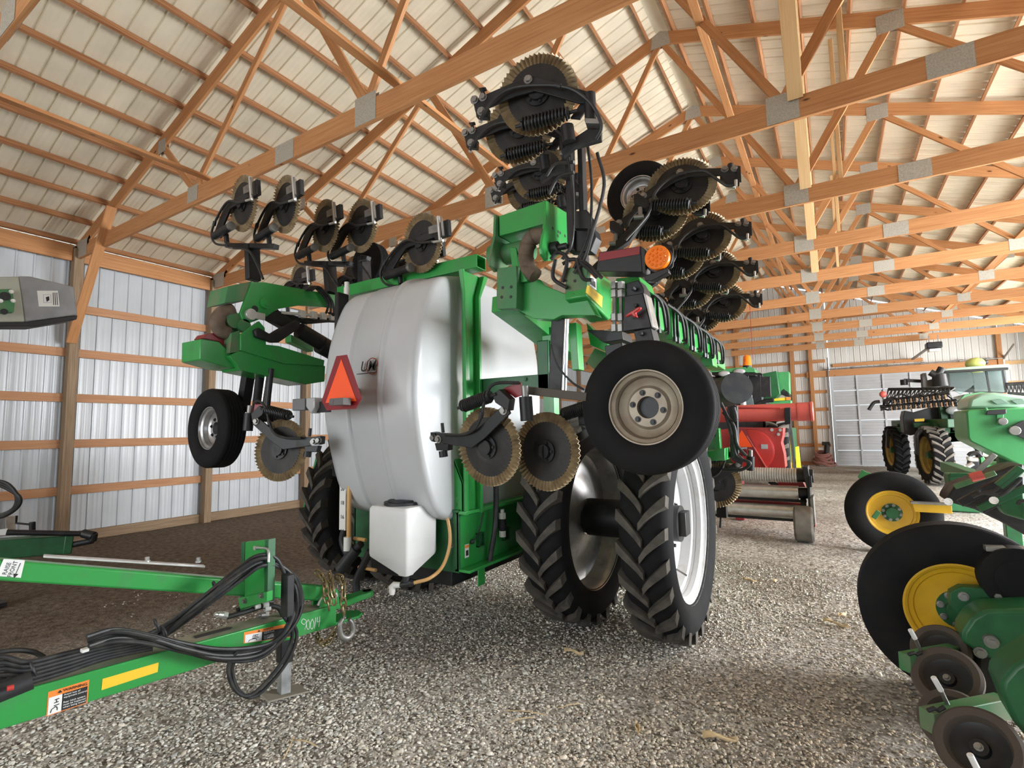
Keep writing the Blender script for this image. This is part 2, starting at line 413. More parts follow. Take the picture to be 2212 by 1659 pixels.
# loose gravel: stones nobody could count
def gravel():
    rng = np.random.default_rng(3)
    base = np.array([(1, 0, 0), (-1, 0, 0), (0, 1, 0), (0, -1, 0), (.62, .62, .62), (-.62, .62, .62), (-.62, -.62, .62), (.62, -.62, .62), (0, 0, 1), (0, 0, -1.)])
    tri = np.array([(0, 4, 7), (4, 0, 2), (4, 2, 5), (5, 2, 1), (5, 1, 6), (6, 1, 3), (6, 3, 7), (7, 3, 0), (8, 4, 5), (8, 5, 6), (8, 6, 7), (8, 7, 4)])
    pts = []
    while len(pts) < 90000:
        # thickest close to the camera, thinning with distance
        r = 1.5 + 6.0 * rng.random() ** 1.5; a = math.radians(31.8) + (rng.random() - .5) * 1.75
        x, y = -math.sin(a) * r, math.cos(a) * r
        n = noise.noise(V((x * 1.3, y * 1.3, 9))) + .6 * noise.noise(V((x * 3.7, y * 3.7, 2)))
        keep = .85 + .55 * n
        if x > -1.0: keep -= .50 * min(1, (x + 1.0) / 1.2)
        if x < -4.4: keep -= min(1, (-4.4 - x) / 1.2)
        if rng.random() < keep: pts.append((x, y))
    n = len(pts); P = np.zeros((n, 3)); P[:, :2] = pts
    P[:, 2] = [ground_h(x, y) for x, y in pts]
    s = .005 + .0075 * rng.random(n) ** 1.8
    s *= np.where(rng.random(n) < .03, 1.7, 1)
    sc = np.stack([s * rng.uniform(.8, 1.4, n), s * rng.uniform(.7, 1.1, n), s * rng.uniform(.5, .85, n)], 1)
    ang = rng.uniform(0, 2 * PI, n); ca, sa = np.cos(ang), np.sin(ang)
    tl = rng.normal(0, .5, n)
    v = base[None] * sc[:, None] * rng.uniform(.75, 1.25, (n, 10, 1))
    z = v[..., 2] + np.sin(tl)[:, None] * v[..., 0] * .6
    x = v[..., 0] * ca[:, None] - v[..., 1] * sa[:, None]; y = v[..., 0] * sa[:, None] + v[..., 1] * ca[:, None]
    vv = np.stack([x, y, z], 2) + P[:, None]; vv[..., 2] += (s * .25)[:, None]
    me = bpy.data.meshes.new('gravel')
    me.vertices.add(n * 10); me.vertices.foreach_set('co', vv.ravel().astype(np.float32))
    idx = (tri[None] + (np.arange(n) * 10)[:, None, None]).reshape(-1, 3)
    me.loops.add(idx.size); me.loops.foreach_set('vertex_index', idx.ravel().astype(np.int32))
    me.polygons.add(len(idx)); me.polygons.foreach_set('loop_start', (np.arange(len(idx)) * 3).astype(np.int32))
    me.update(calc_edges=True)
    ca_ = me.color_attributes.new('stone', 'FLOAT_COLOR', 'POINT')
    l = np.clip(rng.normal(.64, .20, n), .10, .92); w = rng.uniform(.80, 1.0, n)
    colr = np.stack([l, l * (.5 + .5 * w), l * w * .94, np.ones(n)], 1)
    soil_and_shade = np.clip((P[:, 0] + 1.9) / 2.4, 0, 1)[:, None] * np.clip((7 - P[:, 1]) / 2.5, 0, 1)[:, None]  # near right stones tinted: dirt plus planter shade put into their colour
    colr[:, :3] *= 1 - soil_and_shade * (1 - np.array([[.66, .56, .45]]))
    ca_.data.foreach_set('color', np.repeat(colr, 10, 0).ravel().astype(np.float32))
    m = mat('gravel_stone', (.4, .4, .38), .9, 0, .2); nt = m.node_tree
    at_ = nt.nodes.new('ShaderNodeAttribute'); at_.attribute_name = 'stone'
    nt.links.new(at_.outputs['Color'], nt.nodes['Principled BSDF'].inputs['Base Color'])
    me.materials.append(m)
    o = bpy.data.objects.new('gravel', me); C.objects.link(o); o['kind'] = 'stuff'; o.parent = floor
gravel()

# corrugated steel sheet of width w (4 ribs), along +x, height h, facing -y, foot at the origin
def sheet_profile(w=.9144, ribs=4):
    p = [] ; pitch = w / ribs
    for i in range(ribs):
        x = i * pitch
        p += [(x, 0), (x + .006, -.0), (x + .016, .020), (x + .032, .020), (x + .042, 0)]
        for k in (1, 2):
            q = x + .042 + (pitch - .042) * k / 3
            p += [(q - .012, 0), (q - .006, .0018), (q + .006, .0018), (q + .012, 0)]
    p.append((w, 0)); return p
PROF = sheet_profile()
def sheet(mb, o, dx, up, nrm, z0, z1, w=.9144):
    # o: corner, dx: along the sheet, up: along the ribs, nrm: towards the room; z1 may be a function of the distance along
    o, dx, up, nrm = V(o), V(dx), V(up), V(nrm); vs = []
    for x, d in PROF:
        if x > w + 1e-6: break
        top = z1(x) if callable(z1) else z1
        vs += [o + dx * x + nrm * d + up * z0, o + dx * x + nrm * d + up * top]
    n = len(vs) // 2
    mb.add(vs, [(2 * i, 2 * i + 2, 2 * i + 3, 2 * i + 1) for i in range(n - 1)])
def copies(o, locs, parent):
    for l in locs:
        c = o.copy(); C.objects.link(c); c.parent = parent; c.location = V(o.location) + V(l)

# left wall --------------------------------------------------------
wl = empty('wall_left', (WX, 3.45, 0)); wl['kind'] = 'structure'
m = MB(); sheet(m, (WX - .04, Y0 + .9144, 0), (0, -1, 0), (0, 0, 1), (1, 0, 0), 0, 5.16)
p = build(m, 'wall_panel', STEEL_W, wl)
copies(p, [(0, .9144 * k, 0) for k in range(1, 36)], wl)
GZ = [.06, .865, 1.66, 2.45, 3.235, 4.02]
posts_y = [3.45 + BAY * k for k in range(-4, 11)]
for i in range(len(posts_y) - 1):
    ya, yb = posts_y[i] + .07, posts_y[i + 1] - .07
    for z in GZ:
        m = MB(); m.bar((WX, ya - .03, z), (WX, yb + .03, z), .045, .20 if z < .1 else .145)
        build(m, 'girt', WOOD_POST if z < .1 else WOOD_GIRT, wl, bev=.004)
for y in posts_y[:-1]:
    m = MB(); m.bar((WX + .10, y, -.02), (WX + .10, y, 5.05), .14, .17, up=(1, 0, 0)); build(m, 'post', WOOD_POST, wl, bev=.006)
    m = MB(); m.bar((WX + .09, y + .075, 4.97), (WX + .09, y + BAY - .075, 4.97), .05, .28); build(m, 'wall_plate', WOOD, wl, bev=.004)
# knee brace on the first post
for k in (3, 4):
    y = posts_y[k + 1]
    m = MB(); m.bar((WX + .22, y - .06, 3.38), (WX + 1.55, y - .06, 5.45), .04, .14, up=(0, 1, 0)); build(m, 'knee_brace', WOOD, wl, bev=.004)
    if k == 3: continue
    bpy.data.objects.remove(C.objects[-1])

# far wall -----------------------------------------------------------
wb_ = empty('wall_back', (-2, Y1, 0)); wb_['kind'] = 'structure'
DX0, DX1, DZ = .03, 5.66, 3.88
k = 0; x = WX
while x < EX:
    w = min(.9144, EX - x); z0 = 0
    segs = []
    if x + w <= DX0 or x >= DX1: segs = [(x, w, 0)]
    elif x < DX0: segs = [(x, DX0 - x, 0), (DX0, x + w - DX0, DZ)]
    elif x + w > DX1: segs = [(x, DX1 - x, DZ), (DX1, x + w - DX1, 0)]
    else: segs = [(x, w, DZ)]
    for sx, sw, sz in segs:
        m = MB(); sheet(m, (sx, Y1, 0), (1, 0, 0), (0, 0, 1), (0, -1, 0), sz, lambda d, sx=sx: roof_z(sx + d) + .27, sw)
        build(m, 'wall_panel', STEEL_B, wb_)
    x += w
bx = [WX + .1 + 2.44 * k for k in range(4)] + [-1.42, -.68, 5.62]
for x in bx:
    m = MB(); m.bar((x, Y1 - .12, -.02), (x, Y1 - .12, roof_z(x) - .05), .15, .17, up=(0, 1, 0)); build(m, 'post', WOOD, wb_, bev=.006)
bx2 = bx[:4] + [-1.42, -.68, DX0 - .1]
for i in range(len(bx2) - 1):
    for z in GZ + [4.6]:
        m = MB(); m.bar((bx2[i] + .05, Y1 - .045, z), (bx2[i + 1] - .05, Y1 - .045, z), .045, .145); build(m, 'girt', WOOD, wb_, bev=.004)
for z in (.865, 1.66, 2.45, 3.235, 4.02):
    m = MB(); m.bar((5.7, Y1 - .045, z), (EX, Y1 - .045, z), .045, .145); build(m, 'girt', WOOD_PALE, wb_, bev=.004)
for z in (5.6, 6.5, 7.3):
    m = MB(); hw = (8.3 - z) / .347; m.bar((max(WX, RIDGE_X - hw), Y1 - .045, z), (min(EX, RIDGE_X + hw), Y1 - .045, z), .045, .145); build(m, 'girt', WOOD, wb_, bev=.004)
m = MB(); m.bar((DX0 - .9, Y1 - .11, 4.02), (5.75, Y1 - .11, 4.02), .07, .28); build(m, 'door_header', WOOD, wb_, bev=.004)
m = MB(); m.bar((.15, Y1 - .09, 4.36), (3.3, Y1 - .09, 4.36), .05, .14); build(m, 'door_header', WOOD, wb_, bev=.004)

# sectional door
dr = empty('door_1', ((DX0 + DX1) / 2, Y1 - .03, 0)); dr['kind'] = 'structure'
NP = 6; ph = DZ / NP
for k in range(NP):
    m = MB()
    z0 = k * ph + .006; z1 = (k + 1) * ph - .006; yy = Y1 - .05
    prof = [(0, 0)]
    for q in (.2, .4, .6, .8): prof += [(q - .04, 0), (q - .025, .012), (q + .025, .012), (q + .04, 0)]
    prof.append((1, 0)); vs = []
    for t, d in prof: vs += [(DX0, yy + d, z0 + (z1 - z0) * t), (DX1, yy + d, z0 + (z1 - z0) * t)]
    m.add(vs, [(2 * i, 2 * i + 1, 2 * i + 3, 2 * i + 2) for i in range(len(prof) - 1)])
    build(m, 'door_panel', STEEL_DOOR, dr)
    for z in (z0 + .01, z1 - .01):
        m = MB(); m.box(((DX0 + DX1) / 2, yy - .02, z), (DX1 - DX0, .04, .022)); build(m, 'door_rail', STEEL_W, dr)
for i in range(7):
    x = DX0 + .04 + (DX1 - DX0 - .08) * i / 6
    m = MB(); m.box((x, Y1 - .085, DZ / 2), (.07 if i % 6 else .11, .03, DZ)); build(m, 'door_stile', STEEL_W, dr, bev=.004)
for x in (DX0 - .06, DX1 + .06):
    m = MB(); m.box((x, Y1 - .16, 2.1), (.05, .08, 4.2)); build(m, 'door_track', STEEL_WORN, dr, bev=.004)
    m = MB(); m.cyl((x, Y1 - .2, 4.15), (x, Y1 - .2, 4.32), .03); m.bar((x, Y1 - .2, 4.2), (x, Y1 - 1.6, 4.55), .04, .05); build(m, 'door_track', STEEL_WORN, dr)
m = MB(); m.cyl((DX0 - .2, Y1 - .2, 4.20), (DX1 + .1, Y1 - .2, 4.20), .022, 10)
for x in (.8, 2.0, 3.2, 4.4, 5.2): m.cyl((x, Y1 - .2, 4.20), (x + .12, Y1 - .2, 4.20), .045, 12)
build(m, 'spring_shaft', STEEL_WORN, dr)

# right wall with the long open bay, near end wall with a gap added for fill light
wr = empty('wall_right', (EX, 12, 0)); wr['kind'] = 'structure'
m = MB()
for y in np.arange(Y0, Y1 - .1, .9144):
    w = min(.9144, Y1 - y); z0 = 4.4 if -5.2 < y < 24.2 else 0
    sheet(m, (EX + .04, y, 0), (0, 1, 0), (0, 0, 1), (-1, 0, 0), z0, 5.16, w)
build(m, 'wall_panel', STEEL_W, wr)
for y in posts_y:
    if not (-5 < y < 24):
        m = MB(); m.bar((EX - .10, y, -.02), (EX - .10, y, 5.05), .14, .17, up=(1, 0, 0)); build(m, 'post', WOOD_POST, wr)
m = MB(); m.bar((EX - .03, Y0, 4.72), (EX - .03, Y1, 4.72), .07, .6); build(m, 'wall_plate', WOOD, wr)
wf = empty('wall_front', (-2, Y0, 0)); wf['kind'] = 'structure'
m = MB()
x = WX
while x < EX:
    w = min(.9144, EX - x)
    z0 = 4.6 if -8.6 < x < -1.9 else 0
    sheet(m, (x, Y0, 0), (1, 0, 0), (0, 0, 1), (0, 1, 0), z0, lambda d, x=x: roof_z(x + d) + .27, w); x += w
build(m, 'wall_panel', STEEL_W, wf)

# ceiling: roof sheets on purlins on trusses ------------------------------
ce = empty('ceiling', (RIDGE_X, 10, 5)); ce['kind'] = 'structure'
def slope_pt(side, s, y, h):    # s: metres down the slope from the ridge, h: above the underside of the top chord, square to it
    dx = s / SL
    n = V((side * .347, 0, 1)).normalized()
    return V((RIDGE_X + side * dx, y, 8.08 - .347 * dx)) + n * h
SLEN = 9.35 * SL
for side in (-1, 1):
    n = V((side * .347, 0, 1)).normalized()
    dn = V((side, 0, -.347)).normalized()
    m = MB(); sheet(m, slope_pt(side, 0, Y0, TOPC + PURLIN_H + .012), (0, 1, 0), dn, n, 0, SLEN)
    for i, q in enumerate(list(m.v)): pass
    p = build(m, 'roof_panel', STEEL_ROOF, ce)
    copies(p, [(0, .9144 * k, 0) for k in range(1, 36)], ce)
    s = .14
    if side > 0:
        for yy in np.arange(Y0, Y1, 3.05):
            m = MB(); z = 8.08 + TOPC + PURLIN_H + .055
            m.prism([(RIDGE_X - .22, yy, z - .075), (RIDGE_X, yy, z), (RIDGE_X + .22, yy, z - .075), (RIDGE_X, yy, z + .01)], (0, min(3.04, Y1 - yy), 0)); build(m, 'ridge_cap', STEEL_ROOF, ce)
    while s < SLEN:
        a = slope_pt(side, s, Y0, TOPC + PURLIN_H / 2); b = slope_pt(side, s, Y1, TOPC + PURLIN_H / 2)
        m = MB()
        ys = [Y0] + [t + .1 for t in TY] + [Y1]
        m.bar(a, b, .04, PURLIN_H, up=n)
        pu = build(m, 'purlin', WOOD_PURLIN, ce)
        s += .625
# trusses
def truss(y):
    t = empty('truss', None, ce)
    def mem(name, a, b, h, w=.04, dy=0, mt=WOOD):
        m = MB(); m.bar((a[0], y + dy, a[1]), (b[0], y + dy, b[1]), w, h, up=(0, 0, 1) if abs(b[0] - a[0]) > .2 else (1, 0, 0)); return build(m, name, mt, t, bev=.003)
    sp = [WX + .02, -5.15, 1.08, EX - .02]
    for i in range(3): mem('bottom_chord', (sp[i], CH_Z + .12), (sp[i + 1], CH_Z + .12), .24)
    for side in (-1, 1):
        n = V((side * .347, 0, 1)).normalized() * (TOPC / 2)
        for d0, d1 in ((0, 3.0), (3.0, 9.13)):
            mem('top_chord', (RIDGE_X + side * d0 + n.x, roof_z(RIDGE_X + d0) + n.z), (RIDGE_X + side * d1 + n.x, roof_z(RIDGE_X + d1) + n.z), TOPC)
        X = lambda d: RIDGE_X + side * d
        J = {'b1': (X(1.79), CH_Z + .22), 'b2': (X(5.14), CH_Z + .22), 't1': (X(3.0), roof_z(X(3.0)) + .04), 't2': (X(6.07), roof_z(X(6.07)) + .03), 'pk': (X(.02), 8.10)}
        mem('web', J['pk'], J['b1'], .09); mem('web', J['b1'], J['t1'], .11); mem('web', J['t1'], J['b2'], .09); mem('web', J['b2'], J['t2'], .09)
        mem('web', (X(8.6), CH_Z + .2), (X(8.5), roof_z(X(8.5)) + .05), .09)
        for (x, z), w, h in ((J['b1'], .30, .30), ((X(3.12), CH_Z + .12), .34, .23), (J['t1'], .30, .26), (J['b2'], .26, .22), (J['t2'], .22, .2), ((X(8.8), CH_Z + .16), .4, .3)):
            for dy in (-.0225, .0225):
                m = MB(); m.box((x, y + dy, z - (.06 if (x, z) in (J['b1'], J['b2']) else 0)), (w, .003, h)); build(m, 'gusset_plate', GALV, t)
    for dy in (-.0225, .0225):
        m = MB(); m.prism([(RIDGE_X - .16, y + dy, 8.02), (RIDGE_X + .16, y + dy, 8.02), (RIDGE_X + .13, y + dy, 8.24), (RIDGE_X, y + dy, 8.30), (RIDGE_X - .13, y + dy, 8.24)], (0, .003 if dy > 0 else -.003, 0)); build(m, 'gusset_plate', GALV, t)
for y in TY: truss(y)
# long braces that lie on the bottom chords, and sloping braces between the trusses
for x, ya, yb in ((-6.80, TY[0], TY[3] + .12), (-3.40, TY[0], TY[4] + .1), (-3.35, TY[4] - .1, TY[8]), (-1.0, TY[3] + .02, TY[-1]), (3.1, TY[0], TY[-1])):
    z = CH_Z + .275 if x != -1.0 else 6.36
    if x == -1.0: z = 6.33
    m = MB(); m.bar((x, ya, z), (x, yb, z), .09, .04, up=(0, 0, 1)); build(m, 'long_brace', WOOD, ce, bev=.003)
for k in (3, 4, 5, 6):
    a = (-.12, TY[k + 1] - .05, CH_Z + .2); b = (-.12, TY[k] + .1, 7.2)
    m = MB(); m.bar(a, b, .14, .04, up=(0, 1, 0)); build(m, 'sloping_brace', WOOD_PALE, ce, bev=.003)
    m = MB(); m.bar((.30, TY[k + 1] + .05, CH_Z + .2), (.30, TY[k + 1] + .05, 7.15), .05, .10, up=(0, 1, 0)); build(m, 'sloping_brace', WOOD_PALE, ce, bev=.003)
# ================================================================== the big applicator with the white tank
def slab(px, Y, d):                      # plate square to the length of the shed, d metres deep
    pts = [aty(a, b, Y) for a, b in px]; m = MB(); m.prism(pts, (0, d, 0)); return m
def slabx(px, X, d):                     # plate along the shed, d metres thick to the left
    pts = [atx(a, b, X) for a, b in px]; m = MB(); m.prism(pts, (-d, 0, 0)); return m

ap = empty('fertilizer_applicator', (-3.05, 4.6, 0))
tag(ap, 'green fertilizer applicator with big white tank and folded coulter wings', 'farm implement')

# tank: its section (Y, z) runs level from X -3.55 to -2.5
half = [(3.72, 3.075), (3.40, 3.06), (3.14, 3.005), (3.00, 2.92), (2.905, 2.75), (2.82, 2.50), (2.775, 2.20), (2.775, 1.95), (2.845, 1.60), (2.94, 1.31), (3.06, 1.14), (3.30, 1.06), (3.72, 1.03)]
sec = [V((p[0], p[1], 0)) for p in half] + [V((7.44 - p[0], p[1], 0)) for p in half[-2:0:-1]]
def close_spline(P, k=4):
    n = len(P); out = []
    for i in range(n):
        a, b, c, d = P[i - 1], P[i], P[(i + 1) % n], P[(i + 2) % n]
        for j in range(k):
            t = j / k; out.append(.5 * ((2 * b) + (c - a) * t + (2 * a - 5 * b + 4 * c - d) * t * t + (3 * b - a - 3 * c + d) * t ** 3))
    return out
S = close_spline(sec); cen = V((3.72, 2.04, 0))
def ring(x, inset=0.0, f=None):
    out = []
    for p in S:
        d = (cen - p); L = d.length
        q = p + d * ((inset if f is None else f * L) / L)
        out.append((x, q.x, q.y))
    return out
stn = [(-3.60, .10), (-3.585, .045), (-3.555, .012), (-3.51, 0), (-3.29, 0), (-3.276, .003), (-3.264, .024), (-3.250, .024), (-3.238, .0), (-3.22, -.010), (-2.932, -.010), (-2.918, -.014), (-2.905, -.032), (-2.885, -.034), (-2.868, -.014), (-2.85, -.008), (-2.625, -.008), (-2.59, -.004), (-2.570, .004), (-2.556, .016), (-2.549, .030), (-2.546, .05), (-2.545, .12), (-2.545, .25), (-2.55, .42), (-2.56, .62), (-2.56, .8)]
m = MB(); rings = [ring(x, i) for x, i in stn]; n = len(S)
for r in rings: m.v.extend(r)
for a in range(len(rings) - 1):
    for k in range(n):
        m.f.append([a * n + k, a * n + (k + 1) % n, (a + 1) * n + (k + 1) % n, (a + 1) * n + k]); m.uv.append([(0, 0)] * 4)
m.f.append(list(range(n))[::-1]); m.uv.append([(0, 0)] * n)
m.f.append([(len(rings) - 1) * n + k for k in range(n)]); m.uv.append([(0, 0)] * n)
tank = build(m, 'liquid_tank', TANK, ap, angle=60, label='big white poly tank with ribs round its belly')
m = MB(); m.cyl((-3.0, 3.6, 3.05), (-3.0, 3.6, 3.12), .22, 24); m.torus((-3, 3.6, 3.12), (0, 0, 1), .2, .02); build(m, 'tank_lid', BLACK_DULL, tank)
# maker's emblem on the belly
def text(body, name, M, size, mt, parent, ext=.0006, label=None, align='CENTER', shear=0.0, bold=0.0):
    cu = bpy.data.curves.new(name, 'FONT'); cu.body = body; cu.size = size; cu.extrude = ext; cu.align_x = align; cu.align_y = 'CENTER'; cu.shear = shear
    cu.resolution_u = 3; cu.offset = bold
    o = bpy.data.objects.new(name, cu); C.objects.link(o); cu.materials.append(mt)
    me = bpy.data.meshes.new_from_object(o); bpy.data.objects.remove(o)
    me.transform(M if parent is None else Matrix.Translation(-root_of(parent).location) @ M)
    o = bpy.data.objects.new(name, me); C.objects.link(o)
    if parent is not None: o.parent = parent
    if label: o['label'] = label
    return o
def face_m(origin, right, up):
    r = V(right).normalized(); u = V(up); u = (u - r * u.dot(r)).normalized(); n = r.cross(u)
    M = Matrix.Identity(4)
    for i in range(3): M[i][0] = r[i]; M[i][1] = u[i]; M[i][2] = n[i]; M[i][3] = origin[i]
    return M
ul = aty(795, 792, 2.755)
text('UM', 'emblem_letters', face_m(ul + V((0, -.004, 0)), (1, 0, 0), (0, 0, 1)), .115, INK, tank, shear=.25, bold=.0010)
m = MB(); m.torus((ul.x + .05, 2.752, ul.z), (0, 1, 0), .062, .004, 28, 6); build(m, 'emblem_ring', mat('emblem_red', (.30, .06, .03), .5), tank)
m = MB(); m.box((ul.x, 2.752, ul.z - .05), (.24, .004, .005)); build(m, 'emblem_line', INK, tank)

# strap and beams round the tank
SX = -2.455
m = MB()
m.prism([(SX, 3.24, 1.12), (SX, 3.40, 1.12), (SX, 3.40, 2.86), (SX, 3.50, 3.06), (SX, 3.20, 3.06), (SX, 3.24, 2.86)], (-.02, 0, 0))
m.prism([(SX, 3.38, 1.12), (SX, 3.41, 1.12), (SX, 3.41, 2.86), (SX, 3.52, 3.06), (SX, 3.46, 3.06), (SX, 3.38, 2.86)], (.05, 0, 0))
m.prism([(SX, 3.22, 1.12), (SX, 3.245, 1.12), (SX, 3.245, 2.86), (SX, 3.22, 3.06), (SX, 3.19, 3.06), (SX, 3.22, 2.86)], (.03, 0, 0))
build(m, 'tank_strap', GREEN, ap, bev=.004)
def tube_rect(mb, a, b, w, h, t=.008):   # hollow rectangular tube
    a, b = V(a), V(b); d, s, u = frame(b - a); vs = []
    for q in (a, b):
        for k in (1, 0):
            for i, j in ((-1, -1), (1, -1), (1, 1), (-1, 1)): vs.append(q + s * i * (w / 2 - (0 if k else t)) + u * j * (h / 2 - (0 if k else t)))
    f = []
    for i in range(4):
        j = (i + 1) % 4
        f += [(i, j, 8 + j, 8 + i), (4 + j, 4 + i, 12 + i, 12 + j), (i, 4 + i, 4 + j, j), (8 + j, 12 + j, 12 + i, 8 + i)]
    return mb.add(vs, f)
m = MB(); tube_rect(m, (-2.36, 3.36, 3.14), (-4.05, 3.36, 3.14), .13, .11); build(m, 'top_beam', GREEN, ap, bev=.004)
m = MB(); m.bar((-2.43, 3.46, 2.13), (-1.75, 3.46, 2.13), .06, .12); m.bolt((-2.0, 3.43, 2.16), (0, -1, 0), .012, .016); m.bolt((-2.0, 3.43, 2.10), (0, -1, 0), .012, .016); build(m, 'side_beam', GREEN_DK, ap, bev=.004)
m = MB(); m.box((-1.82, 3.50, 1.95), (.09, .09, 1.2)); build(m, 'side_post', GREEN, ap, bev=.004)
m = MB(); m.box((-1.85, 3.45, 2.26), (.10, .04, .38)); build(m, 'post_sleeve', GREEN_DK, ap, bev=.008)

# chassis
FX, FL, FY = -2.49, -3.66, 3.2
m = MB()
for x, s in ((FX, 1), (FL, -1)):
    m.box((x - s * .012, 5.4, .93), (.02, 4.4, .46)); m.box((x + s * .02, 5.4, 1.14), (.10, 4.4, .025)); m.box((x + s * .03, 5.4, .705), (.14, 4.4, .02))
build(m, 'frame_rail', GREEN, ap, bev=.003)
m = MB(); m.box((-3.075, FY + .01, .92), (1.17, .02, .47)); m.box((-3.075, FY + .06, 1.15), (1.17, .14, .02)); build(m, 'rear_plate', GREEN_DK, ap, bev=.003)
m = MB(); m.bolt((-2.56, FY, .89), (0, -1, 0), .014, .014); build(m, 'bolt', STEEL_WORN, ap)
# saddle bracket below the strap
m = MB(); m.prism([(FX - .13, 3.22, 1.15), (FX + .03, 3.22, 1.15), (FX + .03, 3.22, 1.36), (FX - .06, 3.22, 1.55), (FX - .13, 3.22, 1.36)], (0, .02, 0))
m.prism([(FX + .03, 3.22, 1.15), (FX + .03, 3.22, 1.36), (FX - .06, 3.22, 1.55), (FX - .06, 3.36, 1.55), (FX + .03, 3.36, 1.36), (FX + .03, 3.36, 1.15)], (-.015, 0, 0))
m.bolt((FX - .04, 3.22, 1.27), (0, -1, 0), .01, .01); m.bolt((FX - .04, 3.22, 1.20), (0, -1, 0), .01, .01)
build(m, 'saddle_bracket', GREEN, ap, bev=.003)
# details on the right rail
def on_rail(px, py): return atx(px, py, FX)
for px, py in ((1035, 1165), (1090, 1152)):
    p = on_rail(px, py); m = MB()
    for dy in (-.035, .035): m.box((FX + .012, p.y + dy, p.z), (.03, .008, .11))
    for dz in (-.05, .05): m.box((FX + .012, p.y, p.z + dz), (.03, .078, .008))
    m.box((FX + .003, p.y, p.z), (.004, .062, .092)); build(m, 'square_socket', GREEN_DK, ap)
p = on_rail(1075, 1140); m = MB(); m.cyl(p + V((.05, 0, -.02)), p + V((.05, 0, .08)), .028, 14)
for k in range(5): m.torus(p + V((.05, 0, -.01 + .02 * k)), (0, 0, 1), .029, .006, 14, 6)
build(m, 'check_valve', BLACK_DULL, ap)
m = MB()
for z0, z1 in ((-.07, -.02), (.08, .13)): m.cyl(p + V((.05, 0, z0)), p + V((.05, 0, z1)), .030, 8); m.cyl(p + V((.05, 0, -.07)), p + V((.05, 0, .1)), .015, 8)
m.cyl(p + V((.05, 0, .13)), p + V((.05, 0, .16)), .018, 10); build(m, 'valve_fitting', PVC, ap)
m = MB(); a = on_rail(1056, 1035); b = on_rail(1046, 1215)
m.curve([a + V((.06, 0, .25)), a + V((.07, 0, 0)), (a + b) / 2 + V((.09, 0, 0)), b + V((.05, 0, 0))], .022, 10); build(m, 'drain_hose', HOSE, ap)
m = MB(); a = on_rail(1030, 1112); b = on_rail(1018, 1170)
m.curve([a + V((.05, .02, .02)), (a + b) / 2 + V((.03, .03, -.02)), b + V((.02, 0, 0))], .006, 6); m.sphere(b + V((.012, 0, 0)), .02, 8); build(m, 'sensor_wire', BLACK_DULL, ap)
p = on_rail(1008, 1190); m = MB(); m.box(p + V((.002, 0, 0)), (.004, .05, .10)); dc = build(m, 'warning_decal', STICKER_W, ap)
m = MB(); m.box(p + V((.005, 0, .035)), (.003, .05, .022)); build(m, 'decal_band', STICKER_O, dc)
m = MB(); m.box(p + V((.005, 0, -.015)), (.003, .03, .04)); build(m, 'decal_print', INK, dc)
m = MB(); p = on_rail(1030, 1250); m.box(p + V((.03, .02, .03)), (.012, .09, .16)); build(m, 'hanger_tab', GREEN, ap, bev=.003)
# axle
m = MB(); m.bar((-5.0, 4.58, .95), (-1.1, 4.58, .95), .16, .2); m.box((-3.05, 4.0, .62), (.9, 1.5, .12)); m.box((-2.9, 3.45, .64), (.5, .3, .08)); build(m, 'axle', BLACK, ap, bev=.006)

